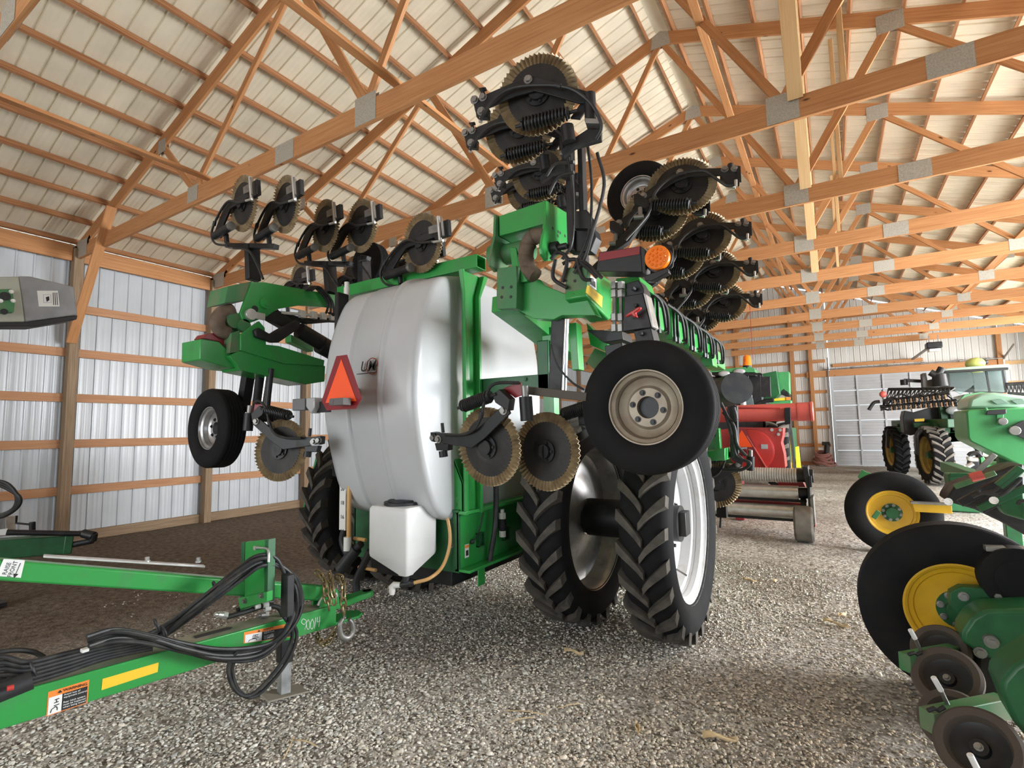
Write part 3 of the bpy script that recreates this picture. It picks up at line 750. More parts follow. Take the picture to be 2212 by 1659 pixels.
# field tyre with chevron lugs; axle along x
def field_wheel(parent, c, R, w, Rr, rim_mat, outer=1, nl=25, lug_h=.046, tyre_mat=RUBBER, lug_mat=RUBBER_DUST, name='wheel', lug_dir=1, segs=56, yaw=0.0):
    c = V(c); YM = Matrix.Translation(c) @ Matrix.Rotation(yaw, 4, 'Z') @ Matrix.Translation(-c)
    def build(mb, *a, **k): return globals()['build'](mb.xf(YM) if yaw else mb, *a, **k)
    wh = empty(name, None, parent)
    hw = w / 2; m = MB()
    prof = [(Rr, -hw * .80), (Rr + .03, -hw * .92), (Rr + (R - Rr) * .35, -hw * 1.03), (Rr + (R - Rr) * .62, -hw * 1.02), (R - lug_h * 1.9, -hw * .94), (R - lug_h * 1.08, -hw * .72), (R - lug_h * .95, 0),
            (R - lug_h * 1.08, hw * .72), (R - lug_h * 1.9, hw * .94), (Rr + (R - Rr) * .62, hw * 1.02), (Rr + (R - Rr) * .35, hw * 1.03), (Rr + .03, hw * .92), (Rr, hw * .80)]
    m.lathe(prof, c, (1, 0, 0), segs)
    ty = build(m, 'tyre', tyre_mat, wh, angle=50)
    L = MB(); dth = .21 * (1.9 / (2 * R)); tw = .0245 / R * 1.25
    for i in range(nl):
        for s in (-1, 1):
            th0 = 2 * PI * (i + (.5 if s > 0 else 0)) / nl
            vs = []; K = 4
            for k in range(K + 1):
                t = k / K; x = s * (-.03 * w + t * (hw * .98 + .03 * w)) 
                th = th0 + lug_dir * dth * (t ** .8)
                rb = R - lug_h * 1.5 - (lug_h * .9 if k == K else 0); rt = R - (.004 if k == 0 else 0) - (lug_h * .25 if k == K else 0)
                wd = tw * (.85 + .45 * t)
                for (dt, r) in ((-wd * 1.2, rb), (-wd, rt), (wd, rt), (wd * 1.2, rb)):
                    a = th + dt
                    vs.append(c + V((x, -r * math.cos(a), r * math.sin(a))))
            fs = [(0, 1, 2, 3), tuple(K * 4 + q for q in (3, 2, 1, 0))]
            for k in range(K):
                for q in range(3): fs.append((k * 4 + q, (k + 1) * 4 + q, (k + 1) * 4 + q + 1, k * 4 + q + 1))
            if s < 0: fs = [f[::-1] for f in fs]
            L.add(vs, fs)
    build(L, 'lugs', lug_mat, wh, angle=30)['kind'] = 'stuff'
    m = MB(); o = outer
    prof = [(Rr + .012, hw * .86 * o), (Rr + .012, hw * .78 * o), (Rr - .012, hw * .76 * o), (Rr - .02, hw * .62 * o), (Rr - .05, hw * .55 * o), (Rr - .055, hw * .2 * o), (Rr - .085, hw * .12 * o), (Rr - .09, -hw * .35 * o), (Rr * .72, -hw * .45 * o), (Rr * .45, -hw * .2 * o), (Rr * .27, -hw * .15 * o), (Rr * .25, -hw * .15 * o)]
    m.lathe(prof, c, (1, 0, 0), 48)
    m.lathe([(Rr + .012, -hw * .86 * o), (Rr - .03, -hw * .7 * o), (Rr - .06, -hw * .3 * o), (Rr - .06, hw * .3 * o)], c, (1, 0, 0), 48)
    if rim_mat == SILVER:
        m = MB(); m.lathe([(Rr + .012, hw * .86 * o), (Rr - .006, hw * .74 * o), (Rr - .022, hw * .5 * o), (Rr * .93, -hw * .15 * o), (Rr * .84, -hw * .32 * o), (Rr * .6, -hw * .1 * o), (Rr * .4, hw * .2 * o), (Rr * .26, hw * .25 * o)], c, (1, 0, 0), 56)
    build(m, 'rim', rim_mat, wh, angle=50)
    m = MB(); m.cyl(c + V((-.25 * o, 0, 0)), c + V((hw * .35 * o, 0, 0)), Rr * .24, 24)
    for k in range(10):
        a = 2 * PI * k / 10; m.bolt(c + V((-hw * .2 * o, Rr * .34 * math.cos(a), Rr * .34 * math.sin(a))), (o, 0, 0), .016, .03)
    build(m, 'hub', BLACK, wh)
    return wh
field_wheel(ap, (-1.22, 4.58, .945), .945, .37, .635, WHITE_RIM)
w2 = field_wheel(ap, (-2.07, 4.58, .945), .945, .37, .635, SILVER)
field_wheel(ap, (-4.03, 4.58, .945), .945, .37, .635, SILVER, -1)
field_wheel(ap, (-4.88, 4.58, .945), .945, .37, .635, WHITE_RIM, -1)
for xa, xb in ((-2.0, -1.25), (-4.1, -4.85)):
    m = MB(); m.cyl((xa, 4.58, .945), (xb, 4.58, .945), .17, 28); build(m, 'dual_spacer', BLACK, ap)
o = atx(1478, 1240, -1.06); m = MB(); m.tube([o + V((-.06, 0, .03)), o + V((0, 0, 0)), o + V((.02, 0, -.01))], .008, 8); build(m, 'valve_stem', STEEL_WORN, ap)

# small rinse tank at the back with its lid, hose and tap
ry = 2.80
A, B_, Cc = aty(795, 1092, ry), aty(878, 1098, ry), atx(945, 1080, aty(878, 1098, ry).x)
x0, x1, y0, y1, zt = A.x, B_.x, ry, min(Cc.y, 3.17), (A.z + B_.z) / 2
zm = aty(880, 1212, ry).z; zb = aty(878, 1250, ry).z
ox, oy = x1 - .075, y0 + .075
m = MB()
def rrect(x0, x1, y0, y1, z, r, k=4):
    out = []
    for cx_, cy_, a0 in ((x1 - r, y1 - r, 0), (x0 + r, y1 - r, PI / 2), (x0 + r, y0 + r, PI), (x1 - r, y0 + r, 1.5 * PI)):
        for i in range(k + 1): a = a0 + PI / 2 * i / k; out.append((cx_ + r * math.cos(a), cy_ + r * math.sin(a), z))
    return out
rs = [rrect(x0 + .05, x1 - .05, y0 + .05, y1 - .05, zt, .02), rrect(x0 + .014, x1 - .014, y0 + .014, y1 - .014, zt - .004, .026), rrect(x0 + .002, x1 - .002, y0 + .002, y1 - .002, zt - .022, .028), rrect(x0, x1, y0, y1, zt - .05, .028),
      rrect(x0, x1, y0, y1, zm + .01, .028), rrect(x0 + .004, x1 - .004, y0 + .004, y1 - .004, zm - .012, .028), rrect(ox - .045, ox + .05, oy - .05, oy + .045, zb + .01, .02), rrect(ox - .04, ox + .045, oy - .045, oy + .04, zb, .02)]
nn = len(rs[0])
for r in rs: m.v.extend(r)
for a in range(len(rs) - 1):
    for k in range(nn): m.f.append([a * nn + k, (a + 1) * nn + k, (a + 1) * nn + (k + 1) % nn, a * nn + (k + 1) % nn]); m.uv.append([(0, 0)] * 4)
m.f.append(list(range(nn))); m.uv.append([(0, 0)] * nn); m.f.append([(len(rs) - 1) * nn + k for k in range(nn)][::-1]); m.uv.append([(0, 0)] * nn)
rt_ = build(m, 'rinse_tank', TANK_SMALL, ap, angle=40, label='small white hopper bottomed tank with black lid')
lc = V(((x0 + x1) / 2, (y0 + y1) / 2 + .0, zt)); m = MB()
m.cyl(lc + V((0, 0, -.01)), lc + V((0, 0, .022)), .145, 32); m.cyl(lc + V((0, 0, .02)), lc + V((0, 0, .034)), .115, 28); m.prism([lc + V((-.07, -.012, .034)), lc + V((.07, -.012, .034)), lc + V((.05, -.012, .062)), lc + V((-.05, -.012, .062))], (0, .024, 0))
build(m, 'lid', BLACK_DULL, rt_, bev=.003)
hp = V((x1 - .06, y1 - .04, zt)); m = MB(); m.cyl(hp, hp + V((0, 0, .045)), .018, 10); m.cyl(hp + V((0, 0, .03)), hp + V((.05, 0, .045)), .015, 10); build(m, 'breather_elbow', BLACK_DULL, rt_)
outl = V((ox, oy, zb)); m = MB(); m.cyl(outl, outl + V((0, 0, -.05)), .026, 12); m.cyl(outl + V((.06, .02, -.055)), outl + V((-.045, -.02, -.075)), .02, 12); m.cyl(outl + V((.045, .015, -.058)), outl + V((.02, .007, -.063)), .026, 8); build(m, 'outlet_fitting', BLACK_DULL, rt_)
m = MB(); m.tube([outl + V((-.035, -.02, -.074)), outl + V((-.085, -.035, -.075)), outl + V((-.10, -.04, -.09)), outl + V((-.10, -.04, -.145))], [.021, .024, .026, .019], 12); m.cyl(outl + V((-.10, -.04, -.105)), outl + V((-.10, -.04, -.125)), .025, 12); build(m, 'drain_elbow', PVC, rt_)
hy = y1 + .02
m = MB(); m.curve([hp + V((.05, 0, .045)), hp + V((.10, .01, .01)), aty(966, 1118, hy), aty(972, 1170, hy), aty(958, 1220, hy - .05), aty(930, 1248, hy - .2), outl + V((.06, .02, -.055))], .0135, 10); build(m, 'tan_hose', TAN_HOSE, rt_)
# sight gauge board and rear plumbing on the left of the tank
m = MB(); gx = aty(741, 1090, 2.95); zt_, zb_ = aty(741, 1000, 2.95).z, aty(741, 1145, 2.95).z
m.box((gx.x, 2.95, (zt_ + zb_) / 2), (.075, .012, zt_ - zb_)); gb = build(m, 'gauge_board', PVC, ap)
for i, nme in enumerate(('22', '20', '18', '16', '14')):
    text(nme, 'gauge_number', face_m(V((gx.x, 2.942, zt_ - .10 - .115 * i)), (1, 0, 0), (0, 0, 1)), .045, INK, gb)
m = MB(); m.cyl((gx.x + .075, 2.95, zb_ - .05), (gx.x + .075, 2.95, zt_), .02, 10); build(m, 'sight_tube', TAN_HOSE, ap)
m = MB(); m.cyl((gx.x + .06, 2.95, zb_ - .16), (gx.x + .06, 2.95, zb_ - .05), .032, 12); build(m, 'sight_fitting', PVC, ap)
m = MB()
for pts in ([(745, 1140), (740, 1170), (755, 1200), (775, 1180)], [(780, 1175), (760, 1195), (745, 1225), (735, 1232)], [(800, 1190), (785, 1220), (770, 1255), (772, 1290)]):
    m.curve([aty(a, b, 3.0) for a, b in pts], .03, 10)
m.cyl(aty(770, 1185, 3.0), aty(735, 1230, 2.95), .05, 12); build(m, 'suction_hose', BLACK_DULL, ap)
m = MB(); a = aty(765, 1163, 3.02); m.cyl(a, a + V((.14, 0, 0)), .015, 8); a = aty(775, 1225, 3.02); m.cyl(a, a + V((.2, 0, 0)), .014, 8); build(m, 'tan_pipe', TAN_HOSE, ap)

# slow vehicle sign, rear lamp bracket
sc_ = aty(737, 826, 2.5)
def smv(parent, c, w, mt=True):
    c = V(c); h = w * .92
    def P(x, z, dy=0): return c + V((x * w, dy, z * h))
    m = MB(); m.prism([P(-.5, -.32), P(-.36, -.5), P(.36, -.5), P(.5, -.32), P(.13, .5), P(-.13, .5)], (0, .004, 0)); o = build(m, 'slow_vehicle_sign', RED_DARK, parent, label='dark red and orange triangle sign')
    m = MB(); m.prism([P(-.385, -.36, -.003), P(.385, -.36, -.003), P(0, .43, -.003)], (0, .0025, 0)); build(m, 'orange_triangle', ORANGE, o)
    return o
smv(ap, sc_, .43)
m = MB(); m.bar(sc_ + V((-.12, .01, -.05)), sc_ + V((-.12, .28, -.05)), .04, .05); m.bar(sc_ + V((-.33, .03, -.17)), sc_ + V((-.16, .03, -.17)), .03, .08); build(m, 'sign_bracket', BLACK, ap)
cb = aty(735, 868, 2.44); m = MB(); m.box(cb, (.14, .07, .05)); m.box(cb + V((-.05, -.036, 0)), (.045, .004, .035)); build(m, 'rear_camera', mat('grey_camera_box', (.13, .12, .12), .6), ap, bev=.006)
lb = aty(668, 873, 2.5); m = MB(); m.box(lb + V((-.09, 0, .0)), (.15, .06, .09)); build(m, 'lamp_bracket', mat('grey_lamp_box', (.16, .16, .165), .5), ap, bev=.006)
m = MB(); m.prism([lb + V((.0, -.03, .045)), lb + V((.1, -.03, .045)), lb + V((.1, -.03, -.03)), lb + V((.06, -.03, -.075)), lb + V((0, -.03, -.02))], (0, .08, 0)); build(m, 'lamp', LENS, ap, bev=.006)
m = MB(); m.box((-3.62, 3.0, 2.2), (.05, .12, 1.6)); build(m, 'left_column', BLACK, ap, bev=.01)
# ladder behind on the left
lad = MB(); a0, a1 = aty(660, 1082, 4.2), aty(690, 1005, 4.2)
for dx in (0, .34): lad.bar(a0 + V((dx, 0, -.1)), a1 + V((dx, 0, .15)), .03, .06, up=(0, 1, 0))
for t in (.1, .5, .9): lad.bar(a0 + (a1 - a0) * t, a0 + (a1 - a0) * t + V((.34, 0, 0)), .10, .03)
build(lad, 'ladder', GREEN_FAR, ap)
# ---- coulters: made once per kind in their own frame (x across, y away, z up), then copied
def unit(name):
    return empty(name, (0, 0, 0))
DR = .254
def disc_parts(u, tilt=0):
    N = 54; n = N * 4; m = MB(); vs = []
    for i in range(n):
        a = 2 * PI * i / n; ph = (i % 4); d = (.003, .013, .003, -.013)[ph]
        for r, f in ((.74, .15), (.80, 1.0), (1.0, 1.0), (1.0, .7), (.80, .7), (.74, .0)):
            y = d * f + (.0035 if f in (.7, .0) else -.0035)
            vs.append((DR * r * math.cos(a), y, DR * r * math.sin(a)))
    fs = []
    for i in range(n):
        j = (i + 1) % n
        for k in range(5): fs.append((i * 6 + k, j * 6 + k, j * 6 + k + 1, i * 6 + k + 1))
    m.add(vs, fs); build(m, 'disc_edge', DISC_RIM, u, angle=25)
    m = MB(); m.lathe([(.755 * DR, .005), (.755 * DR, -.005), (.45 * DR, -.007), (.30 * DR, -.008), (.28 * DR, -.006), (.01, -.006), (.01, .006), (.28 * DR, .006)], (0, 0, 0), (0, 1, 0), 40, closed=True)
    build(m, 'disc', DISC, u, angle=40)
    m = MB(); m.cyl((0, -.045, 0), (0, .045, 0), .048, 20); m.cyl((0, -.02, 0), (0, .02, 0), .075, 20)
    for k in range(5):
        a = 2 * PI * k / 5; m.bolt((.057 * math.cos(a), -.02, .057 * math.sin(a)), (0, -1, 0), .009, .012)
    build(m, 'hub', BLACK, u)
def mk(f, tilt, arm, y0, arm_t, bolts, spring, hose, extra, blocks):
    def P(x, z, y=0.0): a, b = f(x, z); return V((a, y, b))
    u = unit('coulter'); disc_parts(u)
    m = MB(); m.prism([P(*q, y0) for q in arm], (0, arm_t, 0))
    build(m, 'arm', BLACK, u, bev=.003)
    if bolts:
        m = MB()
        for b in bolts: m.bolt(P(b[0], b[1], y0), (0, -1, 0), .019, .024)
        build(m, 'arm_bolts', STEEL_WORN, u)['kind'] = 'stuff'
    if spring:
        m = MB(); a, b = P(*spring[0], y0 - .01), P(*spring[1], y0 - .01)
        m.coil(a, b, .036, .0078, 13); build(m, 'spring', BLACK, u)
        m = MB(); d = (b - a).normalized(); m.cyl(a - d * .05, b + d * .06, .011, 8); m.cyl(a - d * .012, a, .034, 14); m.cyl(b, b + d * .012, .034, 14); build(m, 'spring_rod', BLACK_DULL, u)
    if hose:
        m = MB(); m.curve([P(q[0], q[1], y0 - (.03 if len(q) < 3 else q[2])) for q in hose], .0105, 8, 6); build(m, 'hose', HOSE, u)
        m = MB(); k = hose[len(hose) // 2]; p = P(k[0], k[1], y0 - .03); k2 = hose[len(hose) // 2 + 1]; d = (P(k2[0], k2[1], y0 - .03) - p).normalized(); m.cyl(p - d * .02, p + d * .02, .016, 10); build(m, 'hose_clamp', BLACK_DULL, u)
    for poly, yy, t, nm, mt in blocks:
        m = MB(); m.prism([P(*q, y0 + yy) for q in poly], (0, t, 0)); build(m, nm, mt, u, bev=.003)
    for a, b, r, yy, nm, mt in extra:
        m = MB(); m.cyl(P(*a, y0 + yy), P(*b, y0 + yy), r, 12); build(m, nm, mt, u)
    return u
# kind A: arm reaching to the right
kA = .254 / 315; kz = kA * 1.2
cA = mk(lambda x, z: ((x - 632) * kA, -(z - 300 + .12 * (x - 632)) * kz), 0,
        [(240, 445), (560, 215), (640, 200), (860, 205), (1130, 213), (1128, 272), (860, 275), (700, 268), (590, 300), (300, 470)], -.07, .016,
        [(290, 432), (625, 230), (1008, 230), (1090, 230)], ((375, 525), (690, 522)),
        [(130, 860, .05), (330, 620), (400, 430), (520, 312), (660, 265), (830, 256), (930, 330), (1010, 395), (1075, 398)],
        [((262, 560), (262, 640), .016, -.03, 'stop_bolt', STEEL_WORN), ((205, 645), (292, 640), .018, -.03, 'stop_bar', STEEL_WORN), ((1060, 160), (1060, 215), .02, .03, 'adjuster', BLACK), ((1085, 405), (1090, 345), .011, -.02, 'nozzle', STEEL), ((1040, 395), (1085, 405), .013, -.02, 'nozzle', STEEL)],
        [([(205, 430), (250, 425), (345, 500), (345, 545), (300, 562), (205, 505)], -.03, .05, 'spring_seat', BLACK), ([(965, 275), (1125, 270), (1122, 352), (1010, 352)], -.005, .05, 'injector_block', BLACK),
         ([(1105, 205), (1140, 215), (1135, 360), (1100, 350)], -.012, .006, 'end_plate', BLACK), ([(255, 520), (340, 540), (150, 800), (20, 880), (20, 800), (130, 700)], .05, .05, 'shank', BLACK)])
# kind B: arm reaching to the left
kB = .254 / 400
cB = mk(lambda x, z: ((x - 765) * kB, -(z - 545 + .21 * (x - 765)) * kB * .95), 0,
        [(130, 670), (235, 610), (640, 440), (700, 395), (790, 425), (1290, 580), (1300, 690), (1180, 690), (860, 590), (760, 565), (560, 620), (280, 740), (150, 780)], -.07, .016,
        [(150, 660), (240, 632), (705, 455), (215, 780)], ((640, 920), (1070, 800)),
        [(215, 890), (330, 720), (470, 600), (620, 550), (820, 537), (1000, 547), (1150, 592), (1290, 710), (1365, 850), (1385, 960), (1330, 1040, .0)],
        [((1285, 600), (1285, 860), .035, .0, 'pivot_tube', BLACK), ((1060, 920), (1075, 1080), .04, .0, 'damper', BLACK), ((245, 545), (245, 610), .012, -.01, 'clip', BLACK), ((215, 850), (205, 900), .012, -.01, 'nozzle', STEEL)],
        [([(150, 735), (290, 735), (280, 840), (160, 835)], -.004, .05, 'injector_block', BLACK), ([(1240, 860), (1370, 865), (1370, 915), (1240, 910)], -.03, .08, 'clamp', STEEL_WORN),
         ([(1250, 920), (1375, 920), (1370, 1020), (1120, 1100), (1000, 1200), (985, 1140), (1120, 1010)], .03, .05, 'shank', BLACK), ([(1090, 820), (1250, 590), (1320, 620), (1180, 830)], .02, .02, 'side_plate', BLACK), ([(200, 540), (275, 530), (280, 560), (215, 570)], -.012, .02, 'clip_plate', BLACK)])
# kind D: hanging, arm to the left, bent
kx, kd = .254 / 405, .254 / 505
cD = mk(lambda x, z: ((x - 770) * kx, -(z - 890) * kd), 0,
        [(80, 690), (410, 700), (560, 715), (740, 640), (1050, 390), (1140, 400), (1160, 470), (830, 760), (640, 890), (330, 850), (75, 800)], -.07, .016,
        [(105, 755), (180, 775), (1090, 430)], ((580, 350), (930, 250)),
        [(330, 715), (560, 710), (740, 640), (840, 470), (920, 230), (1040, 100), (1240, 110, -.05)],
        [((1300, 150), (1300, 300), .022, .05, 'pivot_tube', STEEL_WORN), ((1300, 280), (1300, 570), .04, .05, 'pivot_tube', BLACK), ((245, 560), (250, 690), .012, .0, 'clip', BLACK), ((245, 930), (250, 1010), .03, -.01, 'nozzle', BLACK)],
        [([(110, 830), (310, 840), (300, 930), (130, 930)], .0, .05, 'injector_block', BLACK), ([(70, 680), (140, 690), (130, 815), (70, 800)], -.01, .06, 'end_plate', BLACK),
         ([(970, 230), (1060, 170), (1180, 300), (1150, 440), (1000, 330)], -.01, .06, 'spring_seat', BLACK), ([(1020, 160), (1240, 100), (1260, 260), (1160, 290)], .06, .01, 'red_plate', RED_DARK)])
# kind E: plain disc on a short arm with a spring behind
kE = kx
cE = mk(lambda x, z: ((x - 1500) * kE, -(z - 950) * kd), 0,
        [(1450, 900), (1550, 900), (1960, 640), (2050, 700), (1560, 1000), (1450, 1000)], .06, .016, [], ((1680, 480), (1990, 390)),
        None, [((1480, 950), (1520, 950), .05, -.08, 'bearing', BLACK)], [([(1960, 420), (2080, 400), (2080, 720), (1960, 700)], .02, .06, 'spring_seat', BLACK)])
# kind C: left hand upper coulters seen from the side
kc, kcz = .254 / 95, .254 / 205
cC = mk(lambda x, z: ((x - 410) * kc, -(z - 270 + .30 * (x - 410)) * kcz), 0,
        [(300, 280), (330, 255), (470, 215), (540, 200), (545, 255), (480, 260), (350, 300), (275, 430), (295, 470), (255, 500), (220, 440)], -.05, .02,
        [(520, 225)], None,
        [(490, 290), (430, 285), (375, 255), (320, 290), (250, 390), (222, 470), (250, 545), (320, 572, .0)],
        [((255, 490), (385, 446), .036, -.04, 'spring_tube', BLACK), ((378, 448), (389, 444), .038, -.04, 'tube_cap', STEEL_WORN), ((520, 130), (522, 300), .016, -.02, 'adjuster', STEEL), ((545, 150), (548, 270), .010, -.05, 'nozzle', STEEL_WORN), ((505, 300), (545, 300), .010, -.05, 'nozzle', STEEL), ((310, 480), (312, 545), .022, .0, 'pivot_tube', BLACK)],
        [([(475, 185), (560, 160), (560, 265), (500, 280)], -.02, .035, 'injector_block', BLACK), ([(478, 190), (520, 180), (520, 235), (478, 240)], -.035, .02, 'fitting_block', STEEL_WORN)])
used = set()
def place(u, p, s=1.0, mir=False, tilt=0, yaw=0, roll=0):
    c = u if u.name not in used else copy_tree(u)
    used.add(u.name); used.add(c.name)
    c.parent = ap; c.location = V(p) - ap.location
    c.rotation_euler = (math.radians(tilt), math.radians(roll), math.radians(yaw))
    c.scale = (-s if mir else s, s, s)
    return c
def dep(px, py, t): return CAM + ray(px, py) * t
for (a, b, t), (a2, b2, t2) in (((1472, 402, 3.9), (1415, 461, 4.1)), ((1515, 510, 4.65), (1462, 552, 4.85)), ((1542, 587, 5.3), (1489, 622, 5.5)), ((1563, 653, 6.1), (1512, 677, 6.3))):
    place(cA, dep(a, b, t), yaw=12, tilt=-13)
    place(cA, dep(a2, b2, t2), yaw=12, tilt=-13)
place(cB, dep(1161, 205, 3.2), yaw=15, tilt=5); place(cB, dep(1122, 278, 3.7), yaw=15, tilt=5); place(cB, dep(1166, 372, 4.5), yaw=15, tilt=5); place(cB, dep(1150, 405, 4.9), yaw=15, tilt=5)
place(cD, dep(1055, 965, 3.3), yaw=-5, tilt=5); place(cE, dep(1180, 975, 3.32), yaw=-8)
for a, b, t, yw in ((526, 440, 4.7, -6), (618, 442, 4.6, -9), (703, 488, 5.05, -10), (781, 488, 4.95, -9), (912, 525, 4.4, -8), (905, 565, 4.75, -8), (650, 612, 6.2, -8), (765, 600, 6.1, -8)):
    place(cC, dep(a, b, t), yaw=yw, tilt=5)
place(cD, dep(606, 972, 4.2), mir=True, yaw=15, tilt=-5)
place(cD, dep(1547, 1046, 5.4), yaw=20, tilt=12)

# ---- small ribbed wheels; axle along y
def gauge_wheel(parent, c, R, w, rim_mat, axis=(0, -1, 0), Rr=None, holes=6, tyre_mat=RUBBER, name='gauge_wheel', hub_col=None):
    Rr = Rr or R * .56; wh = empty(name, None, parent); m = MB(); hw = w / 2; d = V(axis).normalized(); c = V(c)
    prof = [(Rr, hw * .62), (Rr + .012, hw * .80), (Rr + (R - Rr) * .35, hw * 1.0), (Rr + (R - Rr) * .7, hw * .96), (R * .972, hw * .76), (R * .985, hw * .70)]
    for q in (.50, .25, 0, -.25, -.50): prof += [(R, hw * (q + .085)), (R, hw * (q - .06)), (R * .972, hw * (q - .075)), (R * .972, hw * (q - .10))]
    prof += [(R * .985, -hw * .72), (Rr + (R - Rr) * .7, -hw * .96), (Rr + (R - Rr) * .35, -hw), (Rr, -hw * .62)]
    m.lathe(prof, c, d, 56); build(m, 'tyre', tyre_mat, wh, angle=35)
    m = MB(); m.lathe([(Rr + .012, hw * .70), (Rr + .012, hw * .64), (Rr - .006, hw * .62), (Rr - .012, hw * .48), (Rr - .030, hw * .40), (Rr - .038, hw * .05), (Rr - .05, -.02 * w), (Rr * .60, -.06 * w), (Rr * .52, .02 * w), (Rr * .30, .03 * w), (Rr * .29, -.2 * w)], c, d, 44)
    m.lathe([(Rr + .012, -hw * .7), (Rr - .03, -hw * .4), (Rr - .04, .05 * w)], c, d, 44); build(m, 'rim', rim_mat, wh, angle=40)
    m = MB(); m.cyl(c - d * .5 * w, c - d * .15 * w, Rr * .29, 20); build(m, 'hub', hub_col or BLACK, wh)
    _, s, u = frame(d)
    for k in range(holes):
        a = 2 * PI * (k + .2) / holes; p = c + (s * math.cos(a) + u * math.sin(a)) * Rr * .42 + d * .03 * w
        m = MB(); m.cyl(p - d * .004, p + d * .003, Rr * .085, 10); m.bolt(p, d, Rr * .05, .012); build(m, 'wheel_nut', BLACK, wh)
    return wh
gauge_wheel(ap, aty(1400, 880, 2.82), .368, .20, GREY_RIM)
gauge_wheel(ap, aty(468, 925, 2.60), .362, .23, SILVER, axis=(-.04, -1, .02), Rr=.195)
gauge_wheel(ap, aty(1384, 424, 5.3), .36, .22, SILVER)
gauge_wheel(ap, aty(800, 570, 4.0), .24, .16, BLACK_DULL, Rr=.08)

# ---- right hand wing
HY = 2.95
def c7(x, y): return (980 + x / 3.253, 420 + y / 3.253)
def P7(l): return [c7(*q) for q in l]
def part(mb, name, mt, bev=.004, **k): return build(mb, name, mt, ap, bev=bev, **k)
part(slab(P7([(318, 152), (640, 42), (655, 95), (640, 205), (320, 292)]), HY, .30), 'hinge_box', GREEN, label='green hinge box at the top of the folded wing')
PX = aty(1180, 434, HY).x + .012
rp = [(650, 40), (800, 130), (812, 350), (700, 465), (655, 468), (622, 420), (615, 380), (648, 190)]
part(slabx(P7(rp), PX, .022), 'hinge_plate', GREEN)
m = slabx(P7(rp), PX, .022); m.v = [(p[0] - .40, p[1], p[2]) for p in m.v]; part(m, 'hinge_plate', GREEN_DUST)
m = MB()
for q in ((697, 238), (735, 262), (748, 270), (732, 290), (782, 292)): p = atx(*c7(*q), PX); m.cyl(p + V((-.01, 0, 0)), p + V((.002, 0, 0)), .011, 10)
part(m, 'plate_holes', INK, 0, kind='stuff'); m = MB()
p = atx(*c7(688, 385), PX); m.cyl(p - V((.06, 0, 0)), p + V((.05, 0, 0)), .045, 14); m.cyl(p, p + V((.11, 0, 0)), .022, 10); part(m, 'pivot_bolt', BLACK, 0)
p = aty(*c7(300, 440), HY + .1); m = MB(); m.cyl(p, p + V((.30, 0, 0)), .075, 20); m.cyl(p - V((.03, 0, 0)), p + V((.02, 0, 0)), .09, 20); part(m, 'hinge_pin', GREEN_DUST, 0)
m = MB(); m.curve([aty(*c7(*q), HY - .02) for q in ((640, 290), (560, 300), (520, 360), (508, 440), (525, 520), (575, 572))], .052, 12)
for i, q in enumerate(((560, 300), (520, 360), (508, 440), (525, 520))): m.torus(aty(*c7(*q), HY - .02), (.3, 0, 1) if i else (1, 0, .3), .050, .008, 16, 6)
part(m, 'hose_sleeve', LEATHER, 0)
part(slab(P7([(392, 370), (440, 375), (455, 500), (520, 610), (440, 620), (410, 520)]), HY + .02, .04), 'knuckle_plate', GREEN)
part(slab(P7([(303, 520), (440, 500), (445, 600), (440, 800), (312, 806), (300, 770)]), HY - .03, .10), 'lower_knuckle', GREEN_DUST)
m = MB()
for q in ((345, 655), (405, 650), (338, 722), (402, 720)): p = aty(*c7(*q), HY - .03); m.cyl(p + V((0, .01, 0)), p - V((0, .002, 0)), .011, 10)
part(m, 'bolt_holes', INK, 0, kind='stuff')
part(slab(P7([(440, 560), (520, 585), (610, 600), (640, 640), (790, 700), (930, 720), (1000, 850), (760, 850), (700, 880), (560, 872), (436, 805)]), HY + .06, .10), 'web_plate', GREEN)
part(slabx(P7([(434, 800), (440, 690), (640, 760), (900, 1060), (880, 1160), (700, 1010)]), aty(*c7(430, 790), HY).x, .20), 'inner_wing_beam', GREEN)
# stub with the reflector
q0 = aty(*c7(945, 500), 3.0); SXX = q0.x
part(slabx(P7([(940, 497), (1098, 600), (1115, 640), (1112, 870), (1095, 882), (930, 717)]), SXX, .15), 'wing_bar', GREEN, bev=.01, label='green square bar with yellow reflector')
part(slab(P7([(790, 515), (945, 500), (930, 717), (780, 727)]), 2.96, .05), 'bar_end_plate', GREEN_DUST, bev=.006)
part(slabx(P7([(940, 632), (1046, 716), (1042, 797), (930, 690)]), SXX + .004, .004), 'yellow_reflector', STICKER_Y, 0)
dc = part(slabx(P7([(940, 520), (1000, 565), (1004, 676), (938, 630)]), SXX + .004, .004), 'warning_decal', STICKER_W, 0)
build(slabx(P7([(944, 528), (998, 568), (999, 592), (943, 552)]), SXX + .007, .003), 'decal_band', STICKER_O, dc)
build(slabx(P7([(962, 590), (996, 615), (998, 655), (962, 628)]), SXX + .007, .003), 'decal_print', INK, dc)
m = MB()
for q in ((852, 608), (790, 607), (845, 708)): p = aty(*c7(*q), 2.96); m.cyl(p + V((0, .01, 0)), p - V((0, .004, 0)), .010, 10)
part(m, 'bolt_holes', INK, 0, kind='stuff')
m = MB(); m.bar((-1.24, 3.55, 2.69), (-1.24, 7.2, 2.60), .17, .19); part(m, 'wing_bar', GREEN, .008)
